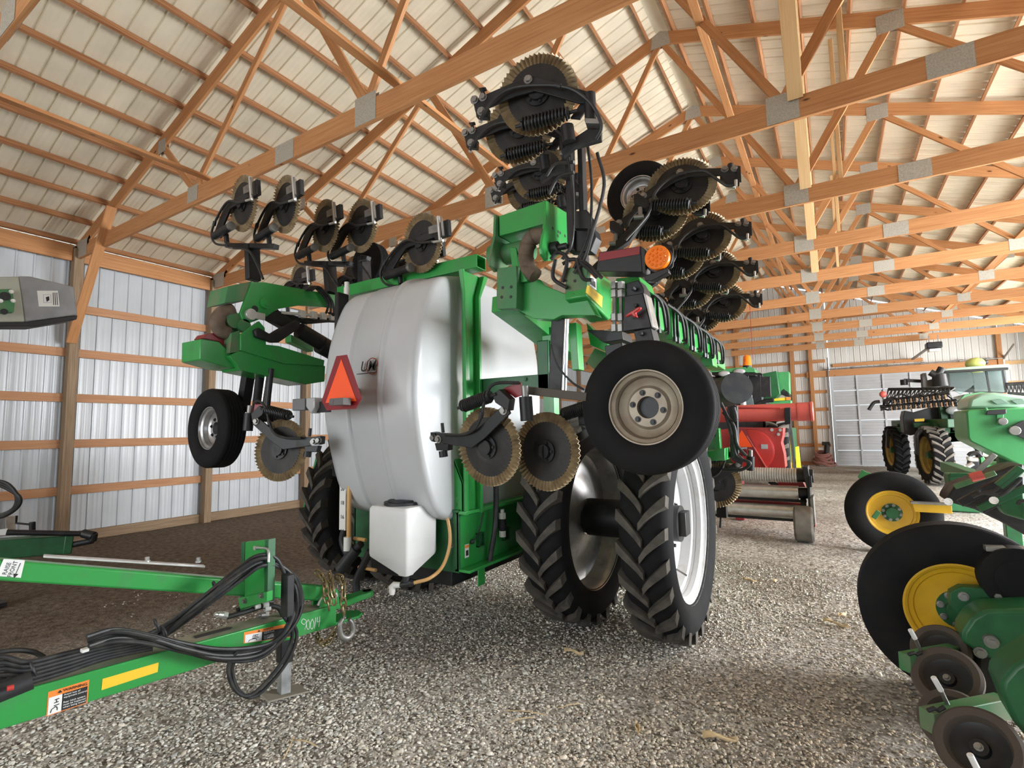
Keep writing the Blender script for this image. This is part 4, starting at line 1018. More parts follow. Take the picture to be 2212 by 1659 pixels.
for y in (3.9, 4.5, 5.1, 5.7, 6.3):
    m = MB(); m.box((-1.14, y, 2.65), (.05, .16, .26)); m.box((-1.2, y + .05, 2.78), (.14, .10, .06)); part(m, 'clamp_plate', GREEN, .005)
    m = MB()
    for dy in (-.06, .06): m.cyl((-1.105, y + dy, 2.52), (-1.105, y + dy, 2.80), .012, 8); m.cyl((-1.105, y + dy, 2.50), (-1.105, y + dy, 2.54), .02, 6); m.cyl((-1.105, y + dy, 2.75), (-1.105, y + dy, 2.79), .02, 6)
    part(m, 'u_bolt', BLACK, 0)
    m = MB(); m.curve([(-1.12, y - .2, 2.80), (-1.05, y - .05, 2.72), (-1.06, y + .1, 2.55), (-1.12, y + .3, 2.56)], .013, 8); m.curve([(-1.12, y - .15, 2.80), (-1.03, y, 2.70), (-1.05, y + .14, 2.53), (-1.12, y + .34, 2.54)], .013, 8); part(m, 'hydraulic_hose', HOSE, 0)
part(slab(P7([(1135, 620), (1140, 590), (1300, 572), (1320, 640)]), 3.3, .3), 'bar_cap', GREEN)
# black clamp with the red handle
m = slab(P7([(1205, 625), (1300, 600), (1335, 660), (1345, 730), (1205, 735)]), 3.12, .14); part(m, 'clamp_block', BLACK, .006)
m = slab(P7([(1195, 715), (1330, 690), (1392, 935), (1185, 965)]), 3.08, .10); part(m, 'clamp_block', BLACK, .006)
m = slab(P7([(1262, 960), (1385, 935), (1420, 1070), (1290, 1075)]), 3.1, .14); part(m, 'clamp_leg', BLACK_DULL, .006)
m = slab(P7([(1330, 690), (1350, 700), (1402, 925), (1392, 935)]), 3.07, .12); part(m, 'clamp_edge', STEEL_WORN, .002)
m = MB()
for q in ((1253, 655), (1275, 778), (1310, 975)): p = aty(*c7(*q), 3.06); m.cyl(p + V((0, .05, 0)), p - V((0, .006, 0)), .013, 12)
part(m, 'bolt_holes', INK, 0, kind='stuff')
m = slab(P7([(1200, 850), (1290, 790), (1315, 788), (1312, 806), (1275, 830), (1290, 862), (1262, 862), (1248, 845), (1210, 862)]), 3.0, .03); part(m, 'red_handle', RED, .008)
m = MB()
for x in (1130, 1175):
    a, b = aty(*c7(x, 640), 3.1), aty(*c7(x, 940), 3.1); m.cyl(a, b, .013, 8)
    for t in (0, .2, .75, 1): p = a + (b - a) * t; m.cyl(p - V((0, 0, .022)), p + V((0, 0, .022)), .026, 6)
part(m, 'u_bolt', STEEL_WORN, 0)
# lamps
lx = part(slab(P7([(1020, 405), (1312, 363), (1325, 545), (1000, 540)]), HY - .02, .14), 'lamp_housing', BLACK, .004)
part(slab(P7([(1022, 412), (1308, 367), (1305, 420), (1020, 468)]), HY - .025, .006), 'red_reflector', RED_DARK, 0)
part(slab(P7([(1312, 360), (1345, 385), (1348, 565), (1325, 550)]), HY - .02, .10), 'lamp_end_plate', BLACK_DULL, .003)
ac = aty(*c7(1425, 440), HY - .03)
m = MB(); m.cyl(ac, ac + V((0, .06, 0)), .072, 28); al = part(m, 'amber_lamp', AMBER, .006, label='round amber warning lamp')
m = MB()
for rr, k0 in ((0, 1), (.024, 6), (.048, 12)):
    for k in range(k0): a = 2 * PI * k / k0 + rr * 20; m.sphere((ac.x + rr * math.cos(a), ac.y - .001, ac.z + rr * math.sin(a)), .0095, 8)
build(m, 'lens_beads', AMBER, al)['kind'] = 'stuff'
m = MB(); m.torus(ac + V((0, .05, 0)), (0, 1, 0), .075, .007, 28, 6); m.tube(spline([aty(*c7(*q), HY + .03) for q in ((1510, 370), (1535, 380), (1535, 500), (1500, 520))], 4), .008, 6); part(m, 'lamp_guard', BLACK, 0)
part(slab(P7([(1340, 570), (1500, 515), (1510, 545), (1390, 610), (1345, 605)]), HY, .06), 'lamp_bracket', BLACK, .004)
# upright that carries the upper coulters
a, b = aty(1235, 545, 3.05), aty(1232, 300, 3.05)
m = MB(); m.box(((a + b) / 2), (.045, .07, b.z - a.z)); part(m, 'upright', BLACK, .005)
a, b = aty(1262, 595, 3.12), aty(1258, 310, 3.12); m = MB(); m.box((a + b) / 2, (.035, .07, b.z - a.z)); part(m, 'upright', BLACK, .005)
part(slab(P7([(860, 250), (985, 240), (1000, 300), (960, 400), (800, 400), (805, 360), (855, 340)]), 3.05, .1), 'upright_foot', BLACK, .005)
part(slab(P7([(840, 120), (930, 105), (985, 180), (985, 240), (845, 240)]), 3.0, .04), 'upright_plate', BLACK, .005)
for l, r in (([(1228, 340), (1238, 420), (1236, 520), (1215, 560)], .010), ([(1268, 300), (1278, 400), (1272, 500), (1240, 580)], .010), ([(1290, 330), (1305, 400), (1280, 500), (1262, 560), (1240, 590)], .011), ([(1190, 560), (1205, 545), (1225, 560), (1215, 610)], .013), ([(1215, 570), (1240, 560), (1270, 580), (1290, 600)], .012), ([(1200, 560), (1195, 600), (1225, 622)], .013), ([(1225, 560), (1260, 565), (1300, 600)], .012), ([(1180, 380), (1200, 355), (1240, 350)], .011), ([(1185, 420), (1205, 385), (1240, 372)], .011), ([(1245, 560), (1258, 600), (1280, 605)], .012)):
    m = MB(); m.curve([aty(q[0], q[1], 2.93 + .02 * (i % 2)) for i, q in enumerate(l)], r, 8); part(m, 'hydraulic_hose', HOSE, 0)
# lift cylinder under the hinge
a, b = aty(1210, 690, 3.1), aty(1203, 845, 3.1); m = MB(); m.bar(a, b, .10, .07, up=(0, 1, 0)); part(m, 'lift_post', BLACK, .006)
a, b = aty(1224, 690, 3.05), aty(1218, 848, 3.05); m = MB(); m.cyl(a, b, .018, 14); part(m, 'chrome_rod', CHROME, 0)
m = MB(); m.curve([aty(1190, 745, 3.0), aty(1205, 790, 2.98), aty(1235, 825, 2.97), aty(1262, 842, 2.96)], .007, 6); part(m, 'sensor_wire', BLACK_DULL, 0)
m = MB(); m.bar(aty(1135, 843, 2.75), aty(1270, 858, 2.75), .05, .05); part(m, 'coulter_bar', mat('dusty_black_bar', (.09, .08, .065), .8), .004)
m = MB(); m.bar(aty(1255, 900, 3.1), aty(1395, 885, 3.1), .10, .12); m.cyl(aty(1398, 883, 2.95), aty(1398, 883, 3.25), .05, 14); part(m, 'wheel_arm', BLACK, .005)
m = MB(); m.bar(aty(1330, 745, 3.25), aty(1350, 885, 3.25), .12, .10, up=(0, 1, 0)); part(m, 'wheel_leg', BLACK, .005)
m = slab(P7([(805, 905), (860, 900), (880, 1230), (830, 1235)]), 3.6, .1); part(m, 'green_link', GREEN, .004)
m = slab(P7([(930, 900), (1080, 1050), (1085, 1110), (960, 1060)]), 3.9, .1); part(m, 'green_link', GREEN, .004)
m = slab(P7([(990, 1080), (1090, 1120), (1000, 1240), (930, 1180)]), 4.0, .1); part(m, 'green_link', GREEN_DUST, .004)
m = slab(P7([(930, 950), (1180, 960), (1190, 1020), (1050, 1040)]), 3.35, .2); part(m, 'under_tray', BLACK, .004)
# parts seen below the bar, in front of the far machines
part(slab([(1512, 762), (1537, 760), (1541, 790), (1515, 793)], 5.9, .25), 'wing_tip_box', GREEN, .01)
m = slab([(1520, 976), (1552, 970), (1566, 968), (1566, 995), (1510, 997)], 5.4, .3); part(m, 'lower_bar', GREEN, .006)
m = slab([(1547, 925), (1553, 925), (1556, 970), (1544, 970)], 5.4, .1); part(m, 'lower_bar_post', GREEN, .004)
m = slab([(1575, 880), (1592, 876), (1595, 980), (1578, 990)], 5.6, .08); part(m, 'hanger', BLACK, .005)
for l in ([(1557, 870), (1575, 905), (1590, 905), (1585, 880)], [(1562, 890), (1585, 920), (1592, 960), (1612, 985)], [(1566, 890), (1580, 940), (1590, 985), (1620, 1000), (1600, 1015), (1560, 1015)]):
    m = MB(); m.curve([aty(*q, 5.5) for q in l], .016, 8); part(m, 'hydraulic_hose', HOSE, 0)
m = MB(); a, b = aty(1560, 812, 6.2), aty(1596, 855, 5.9); m.cyl(aty(1555, 850, 6.4), aty(1592, 838, 5.95), .17, 28); part(m, 'fan_duct', BLACK, 0)
m = MB(); m.box(aty(1560, 1105, 6.2), (.1, .1, .12)); m.cyl(aty(1558, 1100, 6.2), aty(1556, 1140, 6.2), .012); part(m, 'hitch_pin', BLACK, 0)

# ---- left hand wing
LX = -4.25
def c6(x, y): return (400 + x / 3.253, 360 + y / 3.253)
def P6(l): return [c6(*q) for q in l]
part(slabx(P6([(470, 810), (560, 812), (930, 880), (1120, 910), (1115, 1000), (960, 985), (800, 975), (650, 1000), (560, 1060), (450, 1100), (405, 1080), (388, 1030), (420, 940)]), LX, .03), 'outer_wing_beam', GREEN, label='broad green folded wing arm with pivot eye')
part(slabx(P6([(470, 812), (930, 882), (1120, 912), (1118, 960), (900, 930), (470, 890)]), LX - .03, .30), 'beam_top', GREEN)
part(slabx(P6([(300, 840), (470, 805), (470, 900), (430, 940), (275, 960)]), LX - .02, .28), 'hinge_box', GREEN_DUST)
p = atx(*c6(560, 962), LX); m = MB(); m.cyl(p, p + V((.03, 0, 0)), .05, 18); m.cyl(p, p + V((.045, 0, 0)), .028, 14); part(m, 'pivot_boss', GREEN, 0)
p = atx(*c6(455, 1040), LX); m = MB(); m.cyl(p - V((.1, 0, 0)), p + V((.03, 0, 0)), .05, 18); m.box(p + V((.012, .06, .0)), (.02, .14, .06)); part(m, 'pin_keeper', STEEL, .003)
p = atx(*c6(490, 1000), LX); m = MB(); m.cyl(p - V((.01, 0, 0)), p + V((.003, 0, 0)), .03, 14); part(m, 'plate_hole', INK, 0)
part(slabx(P6([(390, 1180), (440, 1140), (520, 1085), (560, 1130), (570, 1250), (660, 1260), (980, 1360), (975, 1400), (700, 1385), (390, 1290)]), LX + .02, .03), 'inner_wing_beam', GREEN)
part(slabx(P6([(385, 1290), (700, 1365), (985, 1400), (980, 1510), (850, 1530), (390, 1430), (310, 1330)]), LX + .0, .28), 'inner_wing_beam', GREEN)
part(slabx(P6([(108, 1210), (240, 1230), (320, 1310), (390, 1330), (390, 1420), (290, 1410), (105, 1355)]), LX - .05, .30), 'wing_tip', GREEN, .008)
part(slabx(P6([(125, 1205), (150, 1175), (260, 1160), (300, 1300), (240, 1228)]), LX - .10, .15), 'red_lamp', RED_DARK)
part(slabx(P6([(325, 1170), (385, 1150), (395, 1300), (310, 1310)]), LX - .0, .22), 'lower_knuckle', GREEN_DUST)
m = MB(); m.curve([atx(*c6(*q), LX - .08) for q in ((330, 1010), (260, 1030), (225, 1090), (250, 1150), (300, 1170))], .06, 12); part(m, 'hose_sleeve', LEATHER, 0)
p = atx(*c6(340, 1080), LX - .05); m = MB(); m.cyl(p - V((.25, 0, .0)), p + V((.02, 0, 0)), .07, 18); p = atx(*c6(420, 1115), LX); m.cyl(p - V((.25, 0, .0)), p, .055, 18); part(m, 'hinge_pin', GREEN_DUST, 0)
m = slabx(P6([(570, 1060), (650, 1005), (770, 1085), (770, 1140), (690, 1130)]), LX - .04, .08); part(m, 'fold_link', BLACK, .006)
m = slabx(P6([(490, 1150), (520, 1130), (600, 1175), (640, 1150), (780, 1075), (815, 1090), (800, 1140), (660, 1235), (610, 1235), (500, 1195)]), LX + .06, .05); part(m, 'fold_link', BLACK, .01)
a, b = atx(*c6(800, 1150), LX), atx(*c6(1060, 1300), LX); m = MB(); m.cyl(a, b, .075, 18); m.cyl(a + (b - a) * .55 + V((0, 0, -.02)), b + V((0, .1, -.05)), .09, 18); part(m, 'fold_cylinder', BLACK, 0)
m = slabx(P6([(745, 1180), (900, 1250), (900, 1300), (745, 1230)]), LX - .3, .1); part(m, 'green_block', GREEN)
a, b = atx(*c6(670, 1025), LX - .05), atx(*c6(1075, 1060), LX - .05); m = MB(); m.cyl(a, b, .015, 8)
for t in (.35, .55, .72, .88): p = a + (b - a) * t; m.box(p, (.05, .05, .07))
part(m, 'plumbing_line', PVC, 0)
m = MB(); m.curve([atx(*c6(*q), LX - .1) for q in ((670, 1040), (800, 1075), (860, 1085), (1000, 1075), (1080, 1080))], .03, 8); part(m, 'hydraulic_hose', HOSE, 0)
for k in range(3):
    m = MB(); m.curve([atx(*c6(*q), LX + .03 + .01 * k) for q in ((850 + 18 * k, 870), (900 + 18 * k, 845), (965 + 18 * k, 900), (1000 + 18 * k, 960), (1000 + 22 * k, 1000 + 20 * k), (990 + 18 * k, 1030))], .012, 8); part(m, 'hydraulic_hose', HOSE, 0)
# uprights with cross bars for the upper coulters
for (x0, y0, x1, y1, cx0, cx1, cy, Y) in ((478, 800, 470, 560, 300, 640, 557, 2.75), (1030, 890, 1012, 680, 850, 1170, 680, 3.4), (1265, 870, 1255, 640, 1240, 1290, 640, 3.5), (1520, 790, 1520, 680, 1480, 1560, 690, 3.4)):
    a, b = aty(*c6(x0, y0), Y), aty(*c6(x1, y1), Y)
    m = MB(); m.bar(a, b, .07, .12, up=(0, 1, 0)); part(m, 'upright', BLACK, .005)
    m = MB(); m.bar(aty(*c6(cx0, cy), Y - .02), aty(*c6(cx1, cy + 6), Y - .02), .06, .045); part(m, 'coulter_bar', BLACK, .004)
    m = MB(); m.curve([aty(*c6(cx0 + 40, cy + 15), Y - .06), aty(*c6(x1 - 30, cy + 30), Y - .07), aty(*c6(x1 + 25, cy + 110), Y - .07), aty(*c6(x0 + 70, y0 - 10), Y - .05)], .011, 8); part(m, 'hydraulic_hose', HOSE, 0)
# left lift posts above the gauge wheel
for (x0, y0, x1, y1, w, mt) in ((538, 800, 525, 880, .09, BLACK), (566, 798, 556, 885, .05, BLACK), (578, 796, 566, 882, .03, CHROME), (586, 796, 576, 892, .04, BLACK)):
    a, b = aty(x0, y0, 2.75), aty(x1, y1, 2.75); m = MB()
    if w in (.03, .04): m.cyl(a, b, w * .6, 12)
    else: m.bar(a, b, w, .08, up=(0, 1, 0))
    part(m, 'chrome_rod' if w == .03 else 'lift_post', mt, 0)
m = MB(); m.bar(aty(532, 884, 2.72), aty(572, 890, 2.72), .06, .05); m.bar(aty(505, 912, 2.75), aty(545, 905, 2.75), .08, .08); part(m, 'wheel_arm', BLACK, .004)
a, b = aty(545, 900, 2.66), aty(610, 903, 2.66); m = MB(); m.cyl(a, b, .032, 14); m.coil(a, b, .036, .006, 14); part(m, 'spring', BLACK, 0)
# white vent fitting beside the tank
p = aty(749, 640, 3.1); m = MB(); m.cyl(p, p + V((0, 0, .08)), .026, 14); m.cyl(p + V((0, 0, -.25)), p, .018, 10); m.cyl(p + V((0, 0, .08)), p + V((0, 0, .13)), .022, 12); part(m, 'vent_fitting', PVC, 0)
# ================================================================== foreground hitch of the neighbouring implement
ZT = .53
T0 = atz(0, 1504, ZT); T1 = atz(727, 1306, ZT)
TU = (T1 - T0).normalized(); TS = V((-TU.y, TU.x, 0))           # along the tongue, towards the far side
TL = (T1 - T0).length
ht = empty('implement_hitch', (T0.x, T0.y, 0))
tag(ht, 'green implement tongue on a jack in the foreground with looped hoses and chains', 'farm implement')
def hp_(a, b, c): return T0 + TU * a + TS * b + V((0, 0, c))
def hside(px, py, off=0.0):          # a point on the near side face of the tongue
    d = ray(px, py); n = -TS; k = (T0 + n * off - CAM).dot(n) / d.dot(n); return CAM + d * k
def hpart(m, n, mt, bev=.004, par=None, **k): return build(m, n, mt, par or ht, bev=bev, **k)
m = MB()
H0, H1 = .155, .145; W0 = .17
pts = []
for a, h in ((-1.6, .17), (TL, H1)):
    pts += [hp_(a, W0, -h), hp_(a, 0, -h), hp_(a, 0, 0), hp_(a, W0, 0)]
m.add(pts, [(0, 1, 2, 3), (7, 6, 5, 4), (0, 4, 5, 1), (1, 5, 6, 2), (2, 6, 7, 3), (3, 7, 4, 0)])
hpart(m, 'tongue_beam', GREEN, .006)
m = MB(); m.box((0, 0, 0), (1.5, W0 - .012, .003), None); 
q = (T0 + T1) / 2
m = MB(); m.add([hp_(-1.5, .008, .001), hp_(TL, .008, .001), hp_(TL, W0 - .006, .001), hp_(-1.5, W0 - .006, .001)], [(0, 1, 2, 3)]); hpart(m, 'dust_on_top', mat('dusty_green_top', (.17, .22, .13), .85, noise_scale=6, col2=(.33, .30, .22), mix=(.35, .65)), 0)
a0 = (atz(425, 1382, ZT) - T0).dot(TU); a1 = (atz(483, 1350, ZT) - T0).dot(TU)
m = MB(); m.prism([hp_(a0, .07, .002), hp_(a1, .07, .002), hp_(a1 + .02, .095, .002), hp_(a1, .12, .002), hp_(a0, .12, .002)], (0, 0, .003)); hpart(m, 'slot', INK, 0)
# front plates and the clevis
a_t = (atz(795, 1320, ZT - .10) - T0).dot(TU)
m = MB(); m.prism([hp_(TL - .02, .0, -.145), hp_(a_t - .06, .0, -.145), hp_(a_t, .05, -.145), hp_(a_t, .13, -.145), hp_(a_t - .06, W0, -.145), hp_(TL - .02, W0, -.145)], (0, 0, .02)); hpart(m, 'bottom_plate', GREEN)
a_e = (atz(838, 1290, ZT) - T0).dot(TU)
m = MB()
for sgn in (-1, 1):
    cy_ = W0 / 2 + sgn * .0
poly = [hp_(TL - .2, .02, -.045), hp_(TL + .08, .02, -.045), hp_(a_e - .12, .035, -.035), hp_(a_e - .04, .03, -.03), hp_(a_e, .06, -.03), hp_(a_e, .11, -.03), hp_(a_e - .04, .14, -.03), hp_(a_e - .12, .135, -.035), hp_(TL + .08, .15, -.045), hp_(TL - .2, .15, -.045)]
m.prism(poly, (0, 0, .045)); hpart(m, 'drawbar_eye', GREEN, .008)
m = MB(); m.lathe([(.033, 0), (.012, .0), (.012, .002), (.033, .002)], hp_(a_e - .045, .085, .0145), (0, 0, 1), 20, closed=True); m.cyl(hp_(a_e - .045, .085, .013), hp_(a_e - .045, .085, .0165), .032, 20); hpart(m, 'eye_hole', INK, 0)
m = MB(); m.bolt(hp_(TL + .09, .12, .012), (0, 0, 1), .016, .03); hpart(m, 'hex_bolt', STEEL_WORN, 0)
m = MB(); m.bolt(hp_(a_t - .05, .02, -.145), (0, 0, -1), .012, .022); hpart(m, 'hex_bolt', STEEL_WORN, 0)
for b in (.015, .12):
    m = MB(); pl = []
    c0 = TL - .02
    pl = [hp_(c0 - .10, b, .0), hp_(c0 - .10, b, .05)]
    for k in range(9): an = math.radians(160 - 160 * k / 8); pl.append(hp_(c0 + .045 * math.cos(an), b, .07 + .045 * math.sin(an)))
    pl.append(hp_(c0 + .05, b, 0)); m.prism(pl, TS * .018); hpart(m, 'clevis_ear', GREEN)
m = MB(); m.cyl(hp_(TL - .02, -.012, .07), hp_(TL - .02, .16, .07), .014, 14); m.bolt(hp_(TL - .02, -.005, .07), -TS, .016, .02); hpart(m, 'clevis_pin', STEEL, 0)
m = MB(); m.tube(spline([hp_(TL - .14, .0, .03), hp_(TL - .12, -.005, .07), hp_(TL - .06, -.008, .105), hp_(TL - .02, -.008, .115)], 6), .008, 8); hpart(m, 'pin_clip', STEEL, 0)
m = MB(); m.box(hp_(TL - .35, W0 / 2, .04), (.02, .02, .02)); 
# second tube above
E1 = hp_(TL - .03, W0 / 2 - .01, .07); E0 = dep(0, 1229, 2.62)
dv = (E1 - E0).normalized(); Em = E0 - dv * 1.2
m = MB(); m.bar(Em, E1 - dv * .02, .085, .10); hpart(m, 'upper_tube', GREEN, .012)
def ontube(px, py):               # a point on the near side face of the upper tube
    _, s, u = frame(dv); n = -s if (-s).dot(CAM - E0) > 0 else s
    d = ray(px, py); return CAM + d * ((E0 + n * .0435 - CAM).dot(n) / d.dot(n)), n
pa, pn = ontube(94, 1209); pb, _ = ontube(445, 1230)
m = MB(); off = V((0, 0, .0)) + pn * -.045
m.bar(pa + off + V((0, 0, .012)), pb + off + V((0, 0, .012)), .05, .012); hpart(m, 'steel_strap', STEEL, .002)
m = MB()
for px in (320, 432): p, _ = ontube(px, 1222); m.bolt(p + off + V((0, 0, .012)), (0, 0, 1), .012, .03); 
hpart(m, 'strap_bolt', STEEL, 0)['kind'] = 'stuff'
def quad_decal(fn, px, mt, name, par, lift=.002):
    P = []; 
    for x, y in px:
        r = fn(x, y); P.append(r[0] + r[1] * lift if isinstance(r, tuple) else r)
    m = MB(); nrm = (P[1] - P[0]).cross(P[3] - P[0]).normalized()
    if nrm.dot(CAM - P[0]) < 0: nrm = -nrm
    m.prism([p - nrm * .0005 for p in P], nrm * .0015); return build(m, name, mt, par)
st = quad_decal(ontube, [(8, 1207), (54, 1210), (45, 1248), (-8, 1244)], STICKER_W, 'white_decal', ht)
_, s_, u_ = frame(dv)
ts = -s_ if (-s_).dot(CAM - E0) > 0 else s_
def vtext(body, px, py, size):
    p, n = ontube(px, py); M = face_m(p + n * .004, u_, -dv)
    return text(body, 'decal_lettering', M, size, INK, st)
vtext('RAISE', 15, 1228, .024); vtext('FRONT', 28, 1229, .024)
p, n = ontube(39, 1229); m = MB(); m.bar(p + n * .004 - u_ * .03, p + n * .004 + u_ * .03, .003, .002); q_ = p + n * .004 - u_ * .035; m.prism([q_ - u_ * .01, q_ + u_ * .012 + dv * .01, q_ + u_ * .012 - dv * .01], n * .001); build(m, 'decal_arrow', INK, st)
# decals on the side of the tongue
quad_decal(lambda x, y: hside(x, y, .001), [(221.5, 1466.6), (342.7, 1431), (340.6, 1451.5), (219, 1491)], STICKER_Y, 'yellow_reflector', ht)
def qlerp(Q, u, v):
    a = (Q[0][0] + (Q[1][0] - Q[0][0]) * u, Q[0][1] + (Q[1][1] - Q[0][1]) * u); b = (Q[3][0] + (Q[2][0] - Q[3][0]) * u, Q[3][1] + (Q[2][1] - Q[3][1]) * u)
    return (a[0] + (b[0] - a[0]) * v, a[1] + (b[1] - a[1]) * v)
def warning(Q, flip=False):
    d = quad_decal(lambda x, y: hside(x, y, .001), Q, STICKER_O, 'warning_decal', ht)
    sub = lambda u0, v0, u1, v1: [qlerp(Q, u0, v0), qlerp(Q, u1, v0), qlerp(Q, u1, v1), qlerp(Q, u0, v1)]
    quad_decal(lambda x, y: hside(x, y, .003), sub(.03, .26, .36, .97), STICKER_W, 'decal_picture', d)
    quad_decal(lambda x, y: hside(x, y, .003), sub(.36, .26, .97, .97), INK, 'decal_panel', d)
    A_, B2 = hside(*qlerp(Q, 0, .5)), hside(*qlerp(Q, 1, .5)); L = (B2 - A_).length; hh = (hside(*qlerp(Q, .5, 0)) - hside(*qlerp(Q, .5, 1))).length
    def tx(b, u, v, s, mt, al='LEFT'):
        return text(b, 'decal_lettering', face_m(hside(*qlerp(Q, u, v), .005), TU, (0, 0, 1)), s, mt, d, align=al)
    tx('WARNING', .38, .135, hh * .17, INK)
    p = hside(*qlerp(Q, .30, .13), .005); mm = MB(); mm.prism([p + TU * -.008 - V((0, 0, .006)), p + TU * .008 - V((0, 0, .006)), p + V((0, 0, .008))], -TS * .001); build(mm, 'decal_triangle', INK, d)
    for i, b in enumerate(('Avoid loss of', 'equipment control.', '', 'Rear hitch system', 'must be inspected', 'when being towed.')):
        if b: tx(b, .40, .33 + .105 * i, hh * .105, STICKER_W)
    mm = MB()
    for pl in ([(.10, .90), (.12, .78), (.22, .70)], [(.22, .70), (.26, .78), (.26, .88)], [(.17, .66), (.30, .64)], [(.17, .54), (.28, .53)], [(.23, .54), (.23, .42)], [(.18, .42), (.29, .40)]):
        mm.tube([hside(*qlerp(Q, *q), .0045) for q in pl], .0022, 5)
    build(mm, 'decal_pictogram', INK, d)['kind'] = 'stuff'
warning([(104, 1495), (193, 1468), (189, 1518), (99.5, 1548)])
warning([(527, 1366), (636.5, 1344), (635, 1375), (525.6, 1390)])
m = MB()
for st_ in ([(662, 1341), (655, 1337), (651, 1344), (657, 1349), (662, 1342), (661, 1351), (658, 1360)], [(666, 1338), (662, 1346), (663, 1357), (667, 1359), (669, 1348), (666, 1338)], [(675, 1337), (671, 1345), (671, 1356), (675, 1358), (678, 1347), (675, 1337)], [(682, 1334), (679, 1358)], [(686, 1333), (685, 1343), (692, 1341)], [(690.5, 1331), (690, 1343), (688.5, 1354)]):
    m.tube(spline([hside(*q, .002) for q in st_], 4) if len(st_) > 2 else [hside(*q, .002) for q in st_], .0022, 5)
hpart(m, 'chalk_mark', CHALK, 0, kind='stuff')
# hose stand
Pt = dep(550, 1250, 3.30); SY = Pt.y
m = slab([(524, 1172), (577, 1165), (574, 1300), (522, 1318)], SY, .012); hpart(m, 'stand_plate', GREEN, .002)
m = slab([(521, 1172), (528, 1171), (526, 1318), (519, 1320)], SY - .005, .05); hpart(m, 'stand_flange', GREEN_DK, .002)
m = slab([(572, 1166), (580, 1165), (577, 1300), (570, 1302)], SY - .005, .05); hpart(m, 'stand_flange', GREEN_DK, .002)
m = slab([(514, 1292), (577, 1278), (576, 1300), (518, 1316)], SY - .03, .04); hpart(m, 'stand_clamp', GREEN, .003)
m = MB()
for q in ((530, 1298), (566, 1286)): m.bolt(aty(*q, SY - .03), (0, -1, 0), .012, .02)
hpart(m, 'clamp_bolt', STEEL_WORN, 0, kind='stuff')
m = MB(); p = aty(559, 1182, SY); m.cyl(p, p - V((0, .03, 0)), .014, 12); m.tube(spline([p - V((0, .02, 0)), aty(572, 1184, SY - .03), aty(580, 1190, SY - .05), aty(580, 1214, SY - .06)], 5), .007, 8); hpart(m, 'hose_hook', STEEL, 0)
m = MB(); a, b = aty(622, 1240, SY + .1), aty(620, 1330, SY + .1); m.bar(a, b, .07, .05, up=(0, 1, 0)); hpart(m, 'stand_leg', BLACK, .004)
# jack
jg = atz(603, 1538, 0.0); jz = ZT - .12
ja = 0.0
while proj(hp_(ja, W0 * .4, -.33))[0] < 614: ja += .01
jx = hp_(ja, W0 * .5, 0); jx.z = 0
Rj = Matrix.Rotation(math.atan2(TU.y, TU.x), 3, 'Z')
m = MB(); m.box(jx + V((0, 0, .345)), (.085, .085, .26), Rj); hpart(m, 'jack_sleeve', BLACK, .006)
m = MB(); m.box(jx + V((0, 0, .15)), (.068, .068, .32), Rj); hpart(m, 'jack_leg', mat('galvanised_leg', (.42, .43, .42), .5, .5, noise_scale=12, noise_amt=.4), .004)
m = MB(); m.box(jx + V((0, 0, .012)), (.27, .16, .012), Rj @ Matrix.Rotation(.12, 3, 'Y')); hpart(m, 'jack_foot', mat('dirty_foot_plate', (.28, .25, .20), .8), .002)
# hoses
t0_, t1_ = (T0 - CAM).dot(FW), (T1 - CAM).dot(FW)
def hz(px, py, dt=0.0): return dep(px, py, 1 / (1 / t0_ + (1 / t1_ - 1 / t0_) * px / 727) + dt)
bund = [([(-30, 1500), (60, 1445), (170, 1418), (290, 1395), (360, 1360), (440, 1300), (520, 1238), (562, 1212), (600, 1216), (630, 1250), (642, 1290), (638, 1330), (612, 1372), (560, 1408), (480, 1415), (400, 1400), (320, 1380), (250, 1372), (190, 1388)], 5)]
HR = .0125
for k in range(5):
    c, _ = bund[0]; o_ = (k - 2)
    pts = []
    for i, (x, y) in enumerate(c):
        dt = .03 if i < 5 else (-.12 if 5 < i < 13 else -.10)
        dt += .018 * math.sin(i * 1.3 + k * 2)
        pts.append(hz(x + o_ * (5 if 8 < i < 13 else 1.5), y + o_ * (5.5 if not 8 < i < 13 else -1.5) + 2 * math.sin(i * 1.7 + k), dt))
    m = MB(); m.curve(pts, HR, 9, 7); hpart(m, 'hydraulic_hose', HOSE, 0)
for k in range(3):
    m = MB(); m.curve([hz(x + 9 * k, y + 3 * k, -.10 + .02 * k) for x, y in ((612, 1330), (632, 1365), (615, 1420), (570, 1478), (535, 1503), (508, 1490), (494, 1458), (496, 1428), (515, 1405))], HR * .95, 9, 7)
    if k < 2: hpart(m, 'hydraulic_hose', HOSE, 0)
for k in range(6):
    y = 1425 + 13 * k
    m = MB(); m.curve([hz(-60, y + 25 - 2 * k, .02), hz(0, y - 6, .02), hz(60, 1430 + 9 * k, .0), hz(140, 1412 + 8 * k, .0), hz(230, 1392 + 6 * k, .0), hz(330, 1376 + 5 * k, -.02)], HR, 9, 7); hpart(m, 'hydraulic_hose', HOSE, 0)
m = MB(); m.curve([hz(-20, 1412, .1), hz(30, 1405, .1), hz(70, 1408, .1), hz(95, 1420, .08)], HR, 8); hpart(m, 'hydraulic_hose', HOSE, 0)
for (x, y, dx, dy) in ((72, 1445, 4, 30), (355, 1365, 10, 14), (465, 1268, 12, 14), (567, 1405, 4, 22), (338, 1350, 10, 10), (578, 1220, 4, 16)):
    m = MB(); p = hz(x, y, -.03); m.torus(p, (hz(x + 20, y - (10 if x < 500 else -4), -.03) - p), .034, .006, 16, 6); hpart(m, 'hose_tie', BLACK_DULL, 0)
